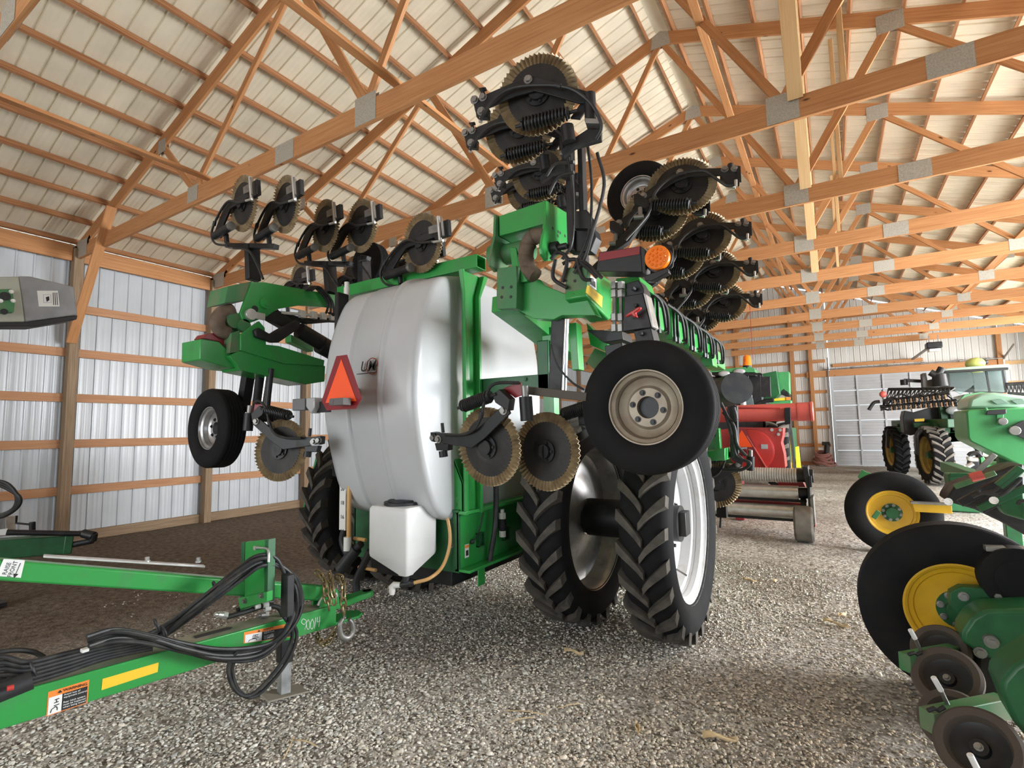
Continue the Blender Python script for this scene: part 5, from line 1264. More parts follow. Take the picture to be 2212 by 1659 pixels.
m = MB(); m.curve([hz(-10, 1500, -.05), hz(40, 1480, -.05), hz(70, 1468, -.05)], .045, 12); hpart(m, 'hose_sleeve', BLACK_DULL, 0)
m = MB(); m.curve([hz(15, 1488, -.10), hz(30, 1484, -.10)], .012, 8); hpart(m, 'red_tag', RED, 0)
m = MB(); m.box(hz(183, 1404, -.05), (.03, .03, .018)); hpart(m, 'white_tag', PVC, .003)
# loose ends with silver couplers on the tongue
m = MB(); m.curve([hz(490, 1333, .1), hz(530, 1322, .1), hz(570, 1310, .1), hz(600, 1312, .08), hz(612, 1330, .05)], .016, 10); m.curve([hz(510, 1318, .12), hz(560, 1302, .12), hz(590, 1300, .12)], .013, 8); hpart(m, 'hydraulic_hose', HOSE, 0)
for x, y, l, mt in ((464, 1327, 26, STEEL), (557, 1330, 22, STEEL_WORN)):
    m = MB(); a, b = hz(x, y, .1), hz(x + l, y + (3 if mt == STEEL else -2), .1); d = b - a
    m.cyl(a, a + d * .25, .014, 12); m.cyl(a + d * .25, a + d * .65, .021, 12); m.cyl(a + d * .65, b, .025, 6); hpart(m, 'hose_coupler', mt, 0)
for x, y in ((550, 1311), (568, 1308), (572, 1316)):
    m = MB(); a, b = hz(x, y, .09), hz(x + 12, y - 3, .09); m.cyl(a, b, .018, 10); hpart(m, 'hose_collar', PVC, 0)
# chains
def chain(px, dt, n, name='chain'):
    ch = empty(name, None, ht); P = spline([hz(x, y, d) for (x, y), d in zip(px, dt)], 10)
    cum = [0]
    for i in range(1, len(P)): cum.append(cum[-1] + (P[i] - P[i - 1]).length)
    def at_len(l):
        l = max(0, min(cum[-1], l))
        for i in range(1, len(P)):
            if cum[i] >= l: t = (l - cum[i - 1]) / max(1e-6, cum[i] - cum[i - 1]); return P[i - 1].lerp(P[i], t)
        return P[-1]
    pitch = .052; N = int(cum[-1] / pitch)
    for i in range(N):
        a, b = at_len(i * pitch - .008), at_len((i + 1) * pitch + .008); d, s, u = frame(b - a, (.3, .2, 1)); c = (a + b) / 2; L = .036; w = .0185
        e = s if i % 2 else u
        pts = []
        for k in range(12):
            an = 2 * PI * k / 12; pts.append(c + d * ((L - w) * (1 if math.cos(an) > 0.01 else -1 if math.cos(an) < -.01 else 0) + w * math.cos(an)) + e * (w * math.sin(an)))
        m = MB(); m.tube(pts, .0072, 7, closed=True); build(m, 'link', CHAIN, ch)
    return ch
chain([(682, 1234), (696, 1245), (703, 1262), (702, 1280), (708, 1300), (712, 1322)], [.05, .0, -.06, -.10, -.12, -.12], 8)
chain([(712, 1236), (714, 1258), (719, 1280), (722, 1302), (717, 1320)], [.05, -.05, -.1, -.12, -.13], 6)
chain([(725, 1246), (740, 1248), (742, 1268), (741, 1292), (743, 1322), (744, 1338)], [.0, -.06, -.1, -.12, -.13, -.14], 8)
chain([(728, 1354), (715, 1378), (704, 1394), (692, 1388), (684, 1370)], [-.05, -.05, -.05, -.03, .05], 8)
chain([(668, 1282), (680, 1288), (696, 1284)], [.12, .1, .06], 3)
m = MB(); m.tube(spline([hz(x, y, -.16) for x, y in ((741, 1336), (734, 1350), (737, 1372), (750, 1378), (762, 1364), (760, 1346), (754, 1338))], 5), [.013 + .011 * math.sin(PI * i / 30) for i in range(31)], 10); m.torus(hz(744, 1334, -.15), (1, .4, 0), .012, .006, 14, 6); hpart(m, 'grab_hook', STEEL_WORN, 0)

# ---- the implement behind it at the left edge: beam, shaft, crank, cable
li = empty('parked_implement', (-6.4, 2.0, 0)); tag(li, 'dark green implement beam with black drive shaft and crank beside the wall', 'farm implement')
t_ = 5.9
def lp(px, py, t=t_): return dep(px, py, t)
def lpart(m, n, mt, bev=.004): return build(m, n, mt, li, bev=bev)
SYL = lp(155, 1180).y
m = MB(); A_, B2 = lp(-90, 1192, 5.3), lp(140, 1174, 5.9); m.bar(A_, B2, .22, .20); lpart(m, 'beam', GREEN_DK, .01)
m = MB(); m.bar(B2 - (B2 - A_).normalized() * .02, B2 + (B2 - A_).normalized() * .06, .23, .21); lpart(m, 'beam_cap', GREEN_DK, .01)
m = MB(); m.cyl(lp(14, 1150, 5.5), lp(185, 1153, 5.9), .03, 14); lpart(m, 'drive_shaft', BLACK, 0)
m = MB(); m.cyl(lp(180, 1152, 5.9), lp(203, 1158, 5.9), .05, 12); m.cyl(lp(203, 1152, 5.9), lp(200, 1168, 5.9), .04, 10); m.cyl(lp(200, 1168, 5.9), lp(155, 1177, 5.9), .035, 10); lpart(m, 'universal_joint', BLACK, .003)
m = MB(); m.tube([lp(36, 1114), lp(35, 1130), lp(66, 1133), lp(74, 1129)], .012, 8); m.cyl(lp(70, 1128), lp(70, 1146), .03, 12); lpart(m, 'crank', BLACK, 0)
m = slab([(-40, 1118), (11, 1117), (13, 1158), (-40, 1160)], SYL - .1, .1); lpart(m, 'grey_bracket', STEEL_WORN)
m = slab([(-30, 1148), (12, 1142), (13, 1156), (-30, 1158)], SYL - .12, .02); lpart(m, 'white_tag', STICKER_W, 0)
m = slab([(44, 1246), (62, 1246), (52, 1275), (40, 1278)], SYL + .2, .06); lpart(m, 'jack_leg', BLACK_DULL)
for k in range(3):
    m = MB(); m.curve([lp(-20, 1036 + 3 * k, 5.5), lp(15, 1045 + 5 * k, 5.5), lp(36 + 3 * k, 1070 + 2 * k, 5.5), lp(32 + 3 * k, 1095, 5.5), lp(10, 1110 + 2 * k, 5.5), lp(-20, 1116 + 2 * k, 5.5)], .02, 8); lpart(m, 'cable_loop', HOSE, 0)
m = MB(); q = A_.lerp(B2, .25); m.box((q.x, q.y, q.z / 2), (.12, .12, q.z)); m.box((q.x, q.y, .02), (.3, .3, .04)); lpart(m, 'stand', BLACK)

# ---- grey snout cover hanging over it
sn = empty('snout_cover', (-5.6, 2.0, 0)); tag(sn, 'grey plastic end cover with green bracket high against the wall', 'machine cover')
def sp_(px, py, t=5.6): return dep(px, py, t)
SNX = sp_(100, 650).x
def spart(m, n, mt, bev=.006): return build(m, n, mt, sn, bev=bev)
m = slabx([(40, 596), (66, 597), (160, 619), (168, 680), (54, 695)], SNX, .35); spart(m, 'grey_cover', GREY_PLASTIC, .012)
m = slabx([(-80, 599), (41, 597), (54, 695), (-80, 696)], SNX + .005, .35); spart(m, 'cream_panel', SAND_PAINT, .01)
m = slabx([(-80, 694), (60, 694), (168, 681), (166, 690), (76, 705), (-80, 704)], SNX - .02, .3); spart(m, 'bottom_edge', BLACK_DULL)
m = slabx([(-30, 626), (26, 624), (32, 655), (30, 675), (-30, 678)], SNX + .06, .06); gb_ = spart(m, 'green_bracket', GREEN_DUST)
m = MB()
for q, r in (((11, 640), .045), ((9, 673), .03)): p = atx(*q, SNX + .06); m.cyl(p - V((.01, 0, 0)), p + V((.003, 0, 0)), r, 18)
build(m, 'bracket_hole', INK, gb_)['kind'] = 'stuff'
m = MB()
for q in ((24, 630), (28, 650), (1, 650)): m.bolt(atx(*q, SNX + .06), (1, 0, 0), .014, .02)
build(m, 'bracket_bolt', STEEL, gb_)['kind'] = 'stuff'
m = slabx([(80, 628), (125, 628), (129, 662), (84, 662)], SNX + .004, .004); sl = spart(m, 'white_label', STICKER_W, 0)
m = slabx([(93, 636), (110, 636), (111, 654), (94, 654)], SNX + .0055, .002); build(m, 'label_frame', mat('label_grey', (.45, .45, .43), .6), sl)
m = slabx([(94, 637), (109, 637), (110, 653), (95, 653)], SNX + .007, .002); build(m, 'label_field', STICKER_W, sl)
m = slabx([(99, 642), (106, 640), (107, 648), (101, 652)], SNX + .0085, .002); build(m, 'label_print', INK, sl)
for x in (114, 118, 122):
    m = slabx([(x, 632), (x + 1.5, 632), (x + 3, 659), (x + 1.5, 659)], SNX + .0055, .002); build(m, 'label_line', INK, sl)
p = sp_(-78, 650, 5.6); m = MB(); m.bar(p + V((-.1, .1, 0)), p + V((-.1, -.8, 0)), .1, .1); m.box((p.x - .1, p.y - .8, p.z / 2), (.14, .14, p.z)); m.box((p.x - .1, p.y - .8, .03), (.5, .5, .06)); spart(m, 'carrier', GREEN_DK)
# ================================================================== planter at the right
pl = empty('row_planter', (1.4, 6.5, 0)); tag(pl, 'green planter with two yellow rimmed transport wheels and dark row units', 'farm implement')
def pp(m, n, mt, bev=.004, par=None, **k): return build(m, n, mt, par or pl, bev=bev, **k)
def big_wheel(c, R, w, yaw=0):
    d = V((-math.sin(yaw), -math.cos(yaw), 0)); wh = empty('transport_wheel', None, pl); c = V(c); hw = w / 2; Rr = R * .545
    m = MB(); prof = [(Rr, hw * .7), (Rr + .02, hw * .86), (Rr + (R - Rr) * .4, hw * 1.02), (Rr + (R - Rr) * .75, hw * .97), (R * .975, hw * .80), (R * .985, hw * .76)]
    for q in (.5, .2, -.1, -.4): prof += [(R, hw * (q + .18)), (R, hw * (q - .06)), (R * .975, hw * (q - .08)), (R * .975, hw * (q - .10))]
    prof += [(R * .975, -hw * .8), (Rr + (R - Rr) * .75, -hw * .97), (Rr + (R - Rr) * .4, -hw * 1.02), (Rr, -hw * .7)]
    m.lathe(prof, c, d, 72); build(m, 'tyre', RUBBER, wh, angle=38)
    m = MB(); m.lathe([(Rr + .014, hw * .80), (Rr + .014, hw * .70), (Rr - .012, hw * .70), (Rr - .028, hw * .62), (Rr - .034, hw * .50), (Rr - .060, hw * .44), (Rr - .068, hw * .34), (Rr * .62, hw * .26), (Rr * .40, hw * .30), (.06, hw * .30)], c, d, 56)
    m.lathe([(Rr + .014, -hw * .8), (Rr - .03, -hw * .6), (Rr - .04, hw * .3)], c, d, 48); build(m, 'rim', YELLOW, wh, angle=30)
    m = MB(); m.cyl(c + d * hw * .3, c + d * hw * .40, Rr * .40, 30); m.cyl(c + d * hw * .4, c + d * hw * 1.0, Rr * .24, 24); build(m, 'hub', GREEN_DK, wh)
    _, s, u = frame(d)
    for k in range(8):
        a = 2 * PI * (k + .3) / 8; m = MB(); m.bolt(c + (s * math.cos(a) + u * math.sin(a)) * Rr * .33 + d * hw * .40, d, .015, .025); build(m, 'wheel_nut', STEEL_WORN, wh)
    return wh
W1 = dep(2066, 1278, 3.42); W1.z = .54
c1 = V((W1.x, W1.y, .545)); c2_ = V((.62, 8.95, .545))
big_wheel(c1, .555, .26); big_wheel(c2_, .555, .26)
# wheel brackets: grey topped yellow arms
for (q0, q1, Y) in (((2126, 1183), (2260, 1190), c1.y - .16), ((1966, 1085), (2055, 1089), c2_.y - .2)):
    a, b = aty(*q0, Y), aty(*q1, Y); k = .16 if Y < 6 else .12
    m = MB(); m.bar(a, b, .09, .03); pp(m, 'bracket_cap', STEEL_WORN, .003)
    m = MB(); m.prism([a + V((.02, -.02, -.015)), b + V((0, -.02, -.015)), b + V((0, -.02, -k)), a + V((.04, -.02, -k))], (0, .04, 0)); pp(m, 'yellow_arm', YELLOW, .003)
# green carrier arm bolted to the hub
def ps(px, Y, d, n, mt, bev=.006): return pp(slab(px, Y, d), n, mt, bev)
YB = c1.y - .22
ps([(2052, 1280), (2075, 1268), (2145, 1272), (2165, 1300), (2130, 1345), (2075, 1335), (2052, 1308)], YB, .09, 'hub_arm', GREEN_DK)
m = MB()
for q in ((2081, 1288), (2154, 1287)): m.bolt(aty(*q, YB), (0, -1, 0), .02, .03)
pp(m, 'hex_bolt', STEEL_WORN, 0, kind='stuff')
p = aty(2205, 1255, YB - .02); m = MB(); m.cyl(p, p + V((0, .12, 0)), .19, 30); m.cyl(p + V((0, -.005, 0)), p, .12, 24); pp(m, 'rubber_gauge_wheel', RUBBER, .01)
ps([(2128, 1225), (2160, 1245), (2175, 1310), (2220, 1350), (2250, 1330), (2250, 1400), (2150, 1330)], YB + .02, .06, 'unit_shank', mat('dirty_shank', (.10, .095, .085), .7))
# row units: big dark green housings with closing arms
YC = 4.05
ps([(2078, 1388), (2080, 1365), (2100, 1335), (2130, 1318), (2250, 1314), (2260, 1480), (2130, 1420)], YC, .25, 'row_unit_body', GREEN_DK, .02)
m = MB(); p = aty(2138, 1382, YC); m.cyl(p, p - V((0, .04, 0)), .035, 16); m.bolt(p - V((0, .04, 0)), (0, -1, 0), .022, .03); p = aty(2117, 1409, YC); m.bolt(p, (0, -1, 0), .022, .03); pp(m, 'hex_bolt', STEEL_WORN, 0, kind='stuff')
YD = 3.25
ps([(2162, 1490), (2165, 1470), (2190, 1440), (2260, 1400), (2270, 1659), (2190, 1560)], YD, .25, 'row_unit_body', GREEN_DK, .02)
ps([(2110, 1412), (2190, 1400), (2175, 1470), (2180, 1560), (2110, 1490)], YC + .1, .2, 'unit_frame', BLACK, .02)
for (q, Y, yy) in (((2180, 1380), YC + .12, 4.25), ((2200, 1500), YD + .12, 3.45)):
    a = aty(*q, Y); m = MB(); m.bar(a, (1.75, yy, .95), .12, .16); pp(m, 'parallel_arm', GREEN_DK, .01)
def closing(pc, t, R, arm, armY, depth_, pinpx, pint):
    c = dep(*pc, t); n = V((-.33, -.66, .67)).normalized()
    w = empty('closing_wheel', None, pl)
    m = MB(); m.lathe([(R * .66, -.018), (R * .74, .016), (R * .92, .022), (R, .008), (R, -.012), (R * .9, -.024), (R * .66, -.03)], c, n, 48, closed=True); build(m, 'tyre', mat('dusty_closing_tyre', (.075, .058, .045), .85), w)
    m = MB(); m.lathe([(R * .68, -.02), (R * .45, -.035), (.04, -.03), (.035, -.01), (.0005, -.01)], c, n, 40); build(m, 'rim', BLACK, w)
    m = MB(); m.bolt(c - n * .012, n, .013, .02); build(m, 'wheel_nut', STEEL_WORN, w)
    return w
closing((2044, 1462), 2.85, .165, None, 0, 0, None, 0)
closing((2113, 1612), 2.30, .165, None, 0, 0, None, 0)
closing((2030, 1402), 3.12, .15, None, 0, 0, None, 0)
closing((2058, 1556), 2.60, .15, None, 0, 0, None, 0)
def arm3(top, t0, t1, h, w):
    # a box arm traced along its upper face: near-left end to far-right end
    (x0, y0), (x1, y1) = top; a, b = dep(x0, y0, t0), dep(x1, y1, t1); d = (b - a).normalized()
    m = MB(); m.bar(a - V((0, 0, h / 2)), b - V((0, 0, h / 2)), w, h); return m
m = arm3(((1952, 1412), (2090, 1388)), 3.0, 3.15, .10, .07); pp(m, 'closing_arm', GREEN_DUST, .004)
m = arm3(((2000, 1534), (2165, 1502)), 2.5, 2.62, .10, .075); pp(m, 'closing_arm', GREEN_DUST, .004)
m = MB(); m.curve([dep(2082, 1388, 3.1), dep(2088, 1368, 3.1), dep(2104, 1345, 3.12), dep(2128, 1328, 3.14)], .016, 8); pp(m, 'arm_edge', GREEN_DUST, 0)
m = MB(); m.curve([dep(2162, 1500, 2.55), dep(2170, 1478, 2.55), dep(2190, 1448, 2.55), dep(2220, 1420, 2.55)], .016, 8); pp(m, 'arm_edge', GREEN_DUST, 0)
for (x0, y0, x1, y1, t) in ((1966, 1360, 1977, 1380, 3.0), (2016, 1463, 2033, 1492, 2.55), (2095, 1630, 2118, 1675, 2.15), (2099, 1303, 2128, 1316, 3.3), (2191, 1396, 2214, 1408, 2.9)):
    m = MB(); m.cyl(dep(x0, y0, t), dep(x1, y1, t), .013 if t < 3.2 else .008, 10); pp(m, 'pale_lever', STICKER_W, .003)
for (x0, y0, x1, y1, t) in ((1977, 1380, 1990, 1408, 3.0), (2033, 1492, 2050, 1528, 2.55)):
    m = MB(); m.cyl(dep(x0, y0, t), dep(x1, y1, t), .010, 8); pp(m, 'lever_stem', STEEL_WORN, 0)
for (px, t) in (([(1962, 1414), (1975, 1410), (1980, 1414), (1990, 1409)], 2.96), ([(2004, 1535), (2018, 1530), (2026, 1535), (2040, 1527)], 2.46)):
    m = MB(); m.tube([dep(*q, t) for q in px], .010, 6); pp(m, 'adjuster_slot', INK, 0)
# toolbar along the shed with the clutter of row units above the near wheel
m = MB(); m.bar((1.75, 3.1, .95), (1.75, 12.5, .95), .18, .18); pp(m, 'toolbar', GREEN_DK, .01)
def c3(x, y): return (1960 + x / 7.54, 960 + y / 7.54)
def P3(l): return [c3(*q) for q in l]
YE = 6.8
ps(P3([(760, 690), (1240, 520), (1450, 440), (1700, 350), (1900, 320), (1950, 1500), (1500, 1250), (1100, 1060), (640, 930), (660, 850)]), YE + .5, .5, 'row_unit_mass', BLACK, .02)
for (q0, q1, w, mt, Y) in (((770, 690), (1430, 460), .05, GREEN_DUST, YE + .3), ((850, 960), (1800, 450), .07, BLACK, YE + .1), ((1160, 1050), (1950, 700), .06, GREEN_DK, YE), ((1480, 680), (1850, 380), .07, GREEN_DK, YE - .1), ((690, 500), (1020, 500), .05, GREEN_DK, YE + 1.2), ((1200, 1080), (1470, 950), .05, BLACK, YE)):
    m = MB(); m.bar(aty(*c3(*q0), Y), aty(*c3(*q1), Y), w, w); pp(m, 'row_unit_arm', mt, .005)
ps(P3([(1500, 850), (1900, 720), (1950, 1250), (1600, 1150), (1460, 960)]), YE, .2, 'row_unit_body', GREEN_DK, .02)
ps(P3([(660, 480), (1010, 500), (1100, 590), (690, 690)]), YE + 1.4, .3, 'row_unit_body', GREEN_DK, .02)
for l in (((1200, 720), (1165, 740), (1200, 780), (1400, 760), (1560, 640), (1780, 460)), ((1800, 980), (1830, 930), (1900, 920), (1960, 940)), ((1060, 860), (1200, 800), (1350, 800), (1480, 830)), ((1500, 840), (1620, 770), (1700, 700), (1850, 560))):
    m = MB(); m.curve([aty(*c3(*q), YE - .12) for q in l], .016, 8); pp(m, 'hydraulic_hose', HOSE, 0)
for q in ((670, 930), (1410, 910), (1720, 470), (1850, 470)):
    p = aty(*c3(*q), YE - .05); m = MB(); m.bolt(p, (-.3, -1, 0), .025, .04); pp(m, 'bright_bolt', STEEL, 0)
m = MB(); m.cyl(aty(*c3(1030, 545), YE + .2), aty(*c3(1230, 490), YE + .2), .045, 12); pp(m, 'red_hose_sleeve', RED_FADED, 0)
m = MB(); m.bar(aty(*c3(1150, 440), YE + .6), aty(*c3(1420, 160), YE + .6), .04, .05); pp(m, 'lift_strut', STEEL_WORN, .003)
m = slab([(1853, 1031), (1862, 1015), (1872, 1020), (1885, 1024), (1900, 1026), (1855, 1034)], 10.2, .12); pp(m, 'marker_bracket', GREEN_FAR, .004)
m = slab(P3([(-500, 440), (-480, 380), (-420, 440), (-540, 520)]), 8.7, .08)
m = MB(); a = aty(1893, 1112, c2_.y - .3); m.box(a, (.06, .02, .12), Matrix.Rotation(.6, 3, 'Y')); pp(m, 'row_marker', GREEN_DUST, .004)
# the tall green panel at the edge: central fill unit of the planter
def c4(x, y): return (1780 + x / 4.609, 700 + y / 4.609)
def P4(l): return [c4(*q) for q in l]
YP = 9.2
ps(P4([(1415, 870), (1440, 850), (2050, 828), (2060, 1420), (1940, 1400), (1640, 1260), (1460, 1170), (1435, 1130)]), YP, .9, 'fill_panel', GREEN_FAR, .03)
ps(P4([(1425, 848), (1450, 740), (1560, 690), (1700, 680), (2050, 720), (2050, 826)]), YP + .35, .8, 'fill_lid', mat('pale_green_lid', (.30, .46, .34), .35, coat=.3), .04)
ps(P4([(1610, 905), (1625, 860), (1815, 845), (1820, 890), (1790, 900)]), YP - .03, .03, 'black_handle', BLACK_DULL, .008)
ps(P4([(1605, 830), (1625, 830), (1650, 900), (1615, 900)]), YP - .02, .02, 'handle_plate', GREEN_FAR, .004)
m = MB(); p = aty(*c4(1770, 970), YP - .01); m.cyl(p, p - V((0, .06, 0)), .05, 14); p2 = aty(*c4(1885, 1060), YP - .01); m.cyl(p2, p2 - V((0, .08, 0)), .06, 14); pp(m, 'latch', STEEL_WORN, .006, kind='stuff')
ps(P4([(1720, 900), (1790, 900), (1780, 1010), (1720, 1000)]), YP - .02, .02, 'latch_plate', GREEN_FAR, .004)
ps(P4([(1840, 1030), (1980, 960), (2050, 965), (2050, 1170), (1900, 1100), (1840, 1060)]), YP - .025, .02, 'dark_recess', BLACK_DULL, .004)
for x in (1720, 1920): ps(P4([(x - 60, 760), (x + 50, 745), (x + 130, 790), (x, 800)]), YP + .33, .02, 'lid_vent', mat('grey_green_vent', (.18, .28, .22), .5), .004)
ps(P4([(1940, 1390), (2050, 1415), (2050, 1560), (1990, 1500), (1950, 1420)]), YP + .1, .4, 'panel_leg', GREEN, .02)
q = aty(*c4(1800, 1300), YP + .4); m = MB(); m.box((q.x, q.y, q.z / 2), (.16, .16, q.z)); m.box((q.x, q.y, .03), (.4, .4, .06)); pp(m, 'frame_leg', GREEN_DK, .01)
m = MB(); m.bar((1.75, YP + .4, 1.0), (q.x, q.y, 1.0), .12, .12); pp(m, 'frame_cross_bar', GREEN_DK, .01)
# ================================================================== machines at the far end
# red stalk roller machine with a big auger tube
rm = empty('red_roller_machine', (-1.2, 10.0, 0)); tag(rm, 'red machine with shiny steel rollers and fat red tube behind the applicator', 'farm machine')
def rp_(m, n, mt, bev=.006, par=None, **k): return build(m, n, mt, par or rm, bev=bev, **k)
def c2c(x, y): return (1460 + x / 3.3175, 700 + y / 3.3175)
def P2(l): return [c2c(*q) for q in l]
YR, YA = 9.3, 10.6
m = MB(); a, b = aty(*c2c(120, 640), YA), aty(*c2c(985, 655), YA); r_ = abs(aty(*c2c(700, 600), YA).z - aty(*c2c(700, 725), YA).z) / 2
b.z = a.z = (a.z + b.z) / 2 + .02
m.cyl(a, b - V((.22, 0, 0)), r_, 32); rp_(m, 'auger_tube', RED_FADED)
m = MB(); m.lathe([(r_ * 1.04, 0), (r_ * 1.04, .2), (r_ * 1.12, .2), (r_ * 1.12, .24), (r_ * .9, .25), (r_ * .85, .22), (r_ * .85, .0)], b - V((.24, 0, 0)), (1, 0, 0), 32); rp_(m, 'tube_collar', RED_FADED)
ps_ = lambda px, Y, d, n, mt, bev=.006: rp_(slab(px, Y, d), n, mt, bev)
ps_(P2([(778, 600), (820, 598), (823, 715), (780, 722)]), YA - r_ - .06, .10, 'tube_clamp', BLACK)
ps_(P2([(425, 590), (750, 598), (750, 608), (425, 600)]), YA - r_, .05, 'tube_rail', RED)
ps_(P2([(370, 580), (425, 580), (440, 680), (420, 700), (365, 690)]), YA - r_ - .05, .12, 'tube_bracket', BLACK)
ps_(P2([(300, 760), (440, 740), (770, 745), (768, 790), (755, 850), (775, 930), (785, 1030), (430, 1025), (310, 860)]), YA, .5, 'red_housing', RED)
c = aty(*c2c(540, 905), YA - .01); R_ = aty(*c2c(710, 905), YA).x - c.x
m = MB(); m.lathe([(R_, 0), (R_ * .98, .035), (R_ * .9, .05), (.0005, .06)], c, (0, -1, 0), 40); rp_(m, 'round_cover', RED, 0)
m = MB(); m.bar(aty(*c2c(510, 800), YA - .07), aty(*c2c(650, 1030), YA - .07), .02, .07, up=(0, 1, 0)); rp_(m, 'cover_rib', RED_FADED, .003)
ps_(P2([(610, 862), (658, 862), (660, 895), (612, 895)]), YA - .075, .01, 'grey_label', LENS, 0)
for q in ((688, 758), (748, 760), (735, 790)):
    m = MB(); m.bolt(aty(*c2c(*q), YA), (0, -1, 0), .02, .02); rp_(m, 'bolt', STEEL, 0)
smv(rm, aty(*c2c(475, 825), YA - .1), .44)
ps_(P2([(440, 930), (530, 925), (535, 990), (440, 985)]), YA - .06, .02, 'white_decal', STICKER_W, 0)
ps_(P2([(720, 1120), (910, 1130), (930, 1170), (740, 1165)]), YR + .3, .2, 'red_deck', RED)
# frame end and rollers
a, b = aty(*c2c(470, 1070), YR), aty(*c2c(860, 1085), YR)
m = MB(); rr = .5 * (aty(*c2c(700, 1035), YR).z - aty(*c2c(700, 1130), YR).z); a.z = b.z
m.cyl(a - V((.9, 0, 0)), b, rr * .86, 24); rl = rp_(m, 'ribbed_roller', STEEL_WORN, 0)
for k in range(26):
    x = a.x - .1 + (b.x - a.x + .1) * k / 25; m = MB(); m.torus((x, a.y, a.z), (1, 0, 0), rr * .9, .022, 24, 6); build(m, 'roller_rib', STEEL, rl)
m = MB(); m.cyl(b, b + V((.24, 0, 0)), rr * .98, 24); rp_(m, 'roller_bearing', BLACK)
for y0, nme in ((1195, 'smooth_roller'), (1335, 'smooth_roller')):
    q = aty(*c2c(880, y0 + 15), YR); rr2 = .5 * (aty(*c2c(700, y0 - 40), YR).z - aty(*c2c(700, y0 + 62), YR).z)
    m = MB(); m.cyl((q.x - 2.2, q.y, q.z), (q.x, q.y, q.z), rr2 * .95, 28); rp_(m, nme, STEEL, 0)
    m = MB(); m.cyl((q.x, q.y, q.z), (q.x + .12, q.y, q.z), rr2 * .75, 20); m.bar((q.x - 2.2, q.y + .05, q.z - rr2 * 1.15), (q.x + .1, q.y + .05, q.z - rr2 * 1.15), .1, .04); rp_(m, 'roller_bearing', BLACK)
ps_(P2([(905, 1025), (945, 1025), (960, 1100), (965, 1330), (985, 1420), (960, 1430), (940, 1180), (925, 1130)]), YR - .2, .5, 'end_frame', BLACK)
ps_(P2([(950, 1090), (972, 1090), (975, 1170), (955, 1170)]), YR - .22, .1, 'end_stop', BLACK)
ps_(P2([(960, 1250), (985, 1240), (1000, 1440), (975, 1450)]), YR - .2, .4, 'skid', STEEL_WORN)
ps_(P2([(860, 1430), (1000, 1430), (1000, 1455), (862, 1448)]), YR - .15, .5, 'red_axle_plate', RED)
q = atz(*c2c(925, 1572), 0); tw_ = .26; Rt = .27
m = MB(); m.lathe([(.12, -tw_ / 2), (Rt * .9, -tw_ / 2), (Rt, -tw_ / 2 * .8), (Rt, tw_ / 2 * .8), (Rt * .9, tw_ / 2), (.12, tw_ / 2)], (q.x, q.y + .12, Rt), (1, 0, 0), 32); m.cyl((q.x - .1, q.y + .12, Rt), (q.x + .1, q.y + .12, Rt), .12, 16); rp_(m, 'caster_wheel', RUBBER_GREY)
m = MB(); m.bar((q.x, q.y + .12, Rt), (q.x, YR + .05, .62), .08, .08, up=(1, 0, 0)); rp_(m, 'caster_leg', BLACK)
# legs to the floor at the hidden side
m = MB(); m.box((-2.6, YR + .4, .3), (.1, .1, .6)); m.box((-2.6, YR + .4, .02), (.3, .3, .04)); m.bar((-2.9, YR + .4, .45), (-.5, YR + .4, .45), .12, .12); m.box((-1.6, YA + .2, .6), (.15, .3, 1.2)); rp_(m, 'chassis', RED_DARK)

# tractor / harvester behind it: dark cab, beacon, green hood, big tyre
cb_ = empty('green_harvester', (-1.6, 14.5, 0)); tag(cb_, 'green harvester with dark cab and orange beacon behind the red tube', 'vehicle')
YT = 14.0
def tp_(px, Y, d, n, mt, bev=.01): return build(slab(px, Y, d), n, mt, cb_, bev=bev)
tp_(P2([(240, 330), (530, 305), (565, 320), (570, 345), (250, 345)]), YT, 1.8, 'cab_roof', GREEN_FAR)
tp_(P2([(255, 345), (575, 350), (570, 372), (480, 365), (440, 385), (260, 365)]), YT + .05, 1.5, 'roof_lining', BLACK)
for q in ((345, 355), (455, 340)):
    p = aty(*c2c(*q), YT - .02); m = MB(); m.sphere(p, .09, 12, (1.6, .5, .8)); build(m, 'work_lamp', LENS, cb_)
tp_(P2([(440, 360), (485, 360), (500, 590), (455, 590)]), YT + .1, .12, 'cab_pillar', BLACK)
tp_(P2([(485, 385), (520, 380), (560, 580), (500, 585)]), YT + .3, .06, 'side_window', GLASS)
m = MB(); a = aty(*c2c(470, 440), YT); b = aty(*c2c(485, 590), YT); m.cyl(a, b, .07, 12); build(m, 'exhaust', STEEL, cb_)
p = aty(*c2c(510, 265), YT + .1); m = MB(); m.cyl(p - V((0, 0, .12)), p + V((0, 0, .1)), .105, 18, .085); m.sphere(p + V((0, 0, .1)), .085, 12, (1, 1, .7)); build(m, 'beacon', AMBER, cb_)
m = MB(); m.cyl(p - V((0, 0, .28)), p - V((0, 0, .12)), .09, 16, .11); m.cyl(p - V((0, 0, .5)), p - V((0, 0, .28)), .02); build(m, 'beacon_base', BLACK, cb_)
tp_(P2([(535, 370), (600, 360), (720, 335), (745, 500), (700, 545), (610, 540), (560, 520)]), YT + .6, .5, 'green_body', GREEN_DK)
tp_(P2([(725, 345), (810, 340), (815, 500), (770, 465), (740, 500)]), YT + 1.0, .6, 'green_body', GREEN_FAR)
tp_(P2([(745, 500), (760, 470), (800, 480), (822, 520), (780, 515)]), YT + 1.0, .3, 'wheel_arch', BLACK)
tp_(P2([(608, 378), (675, 375), (682, 520), (612, 522)]), YT - .3, .1, 'mirror', BLACK)
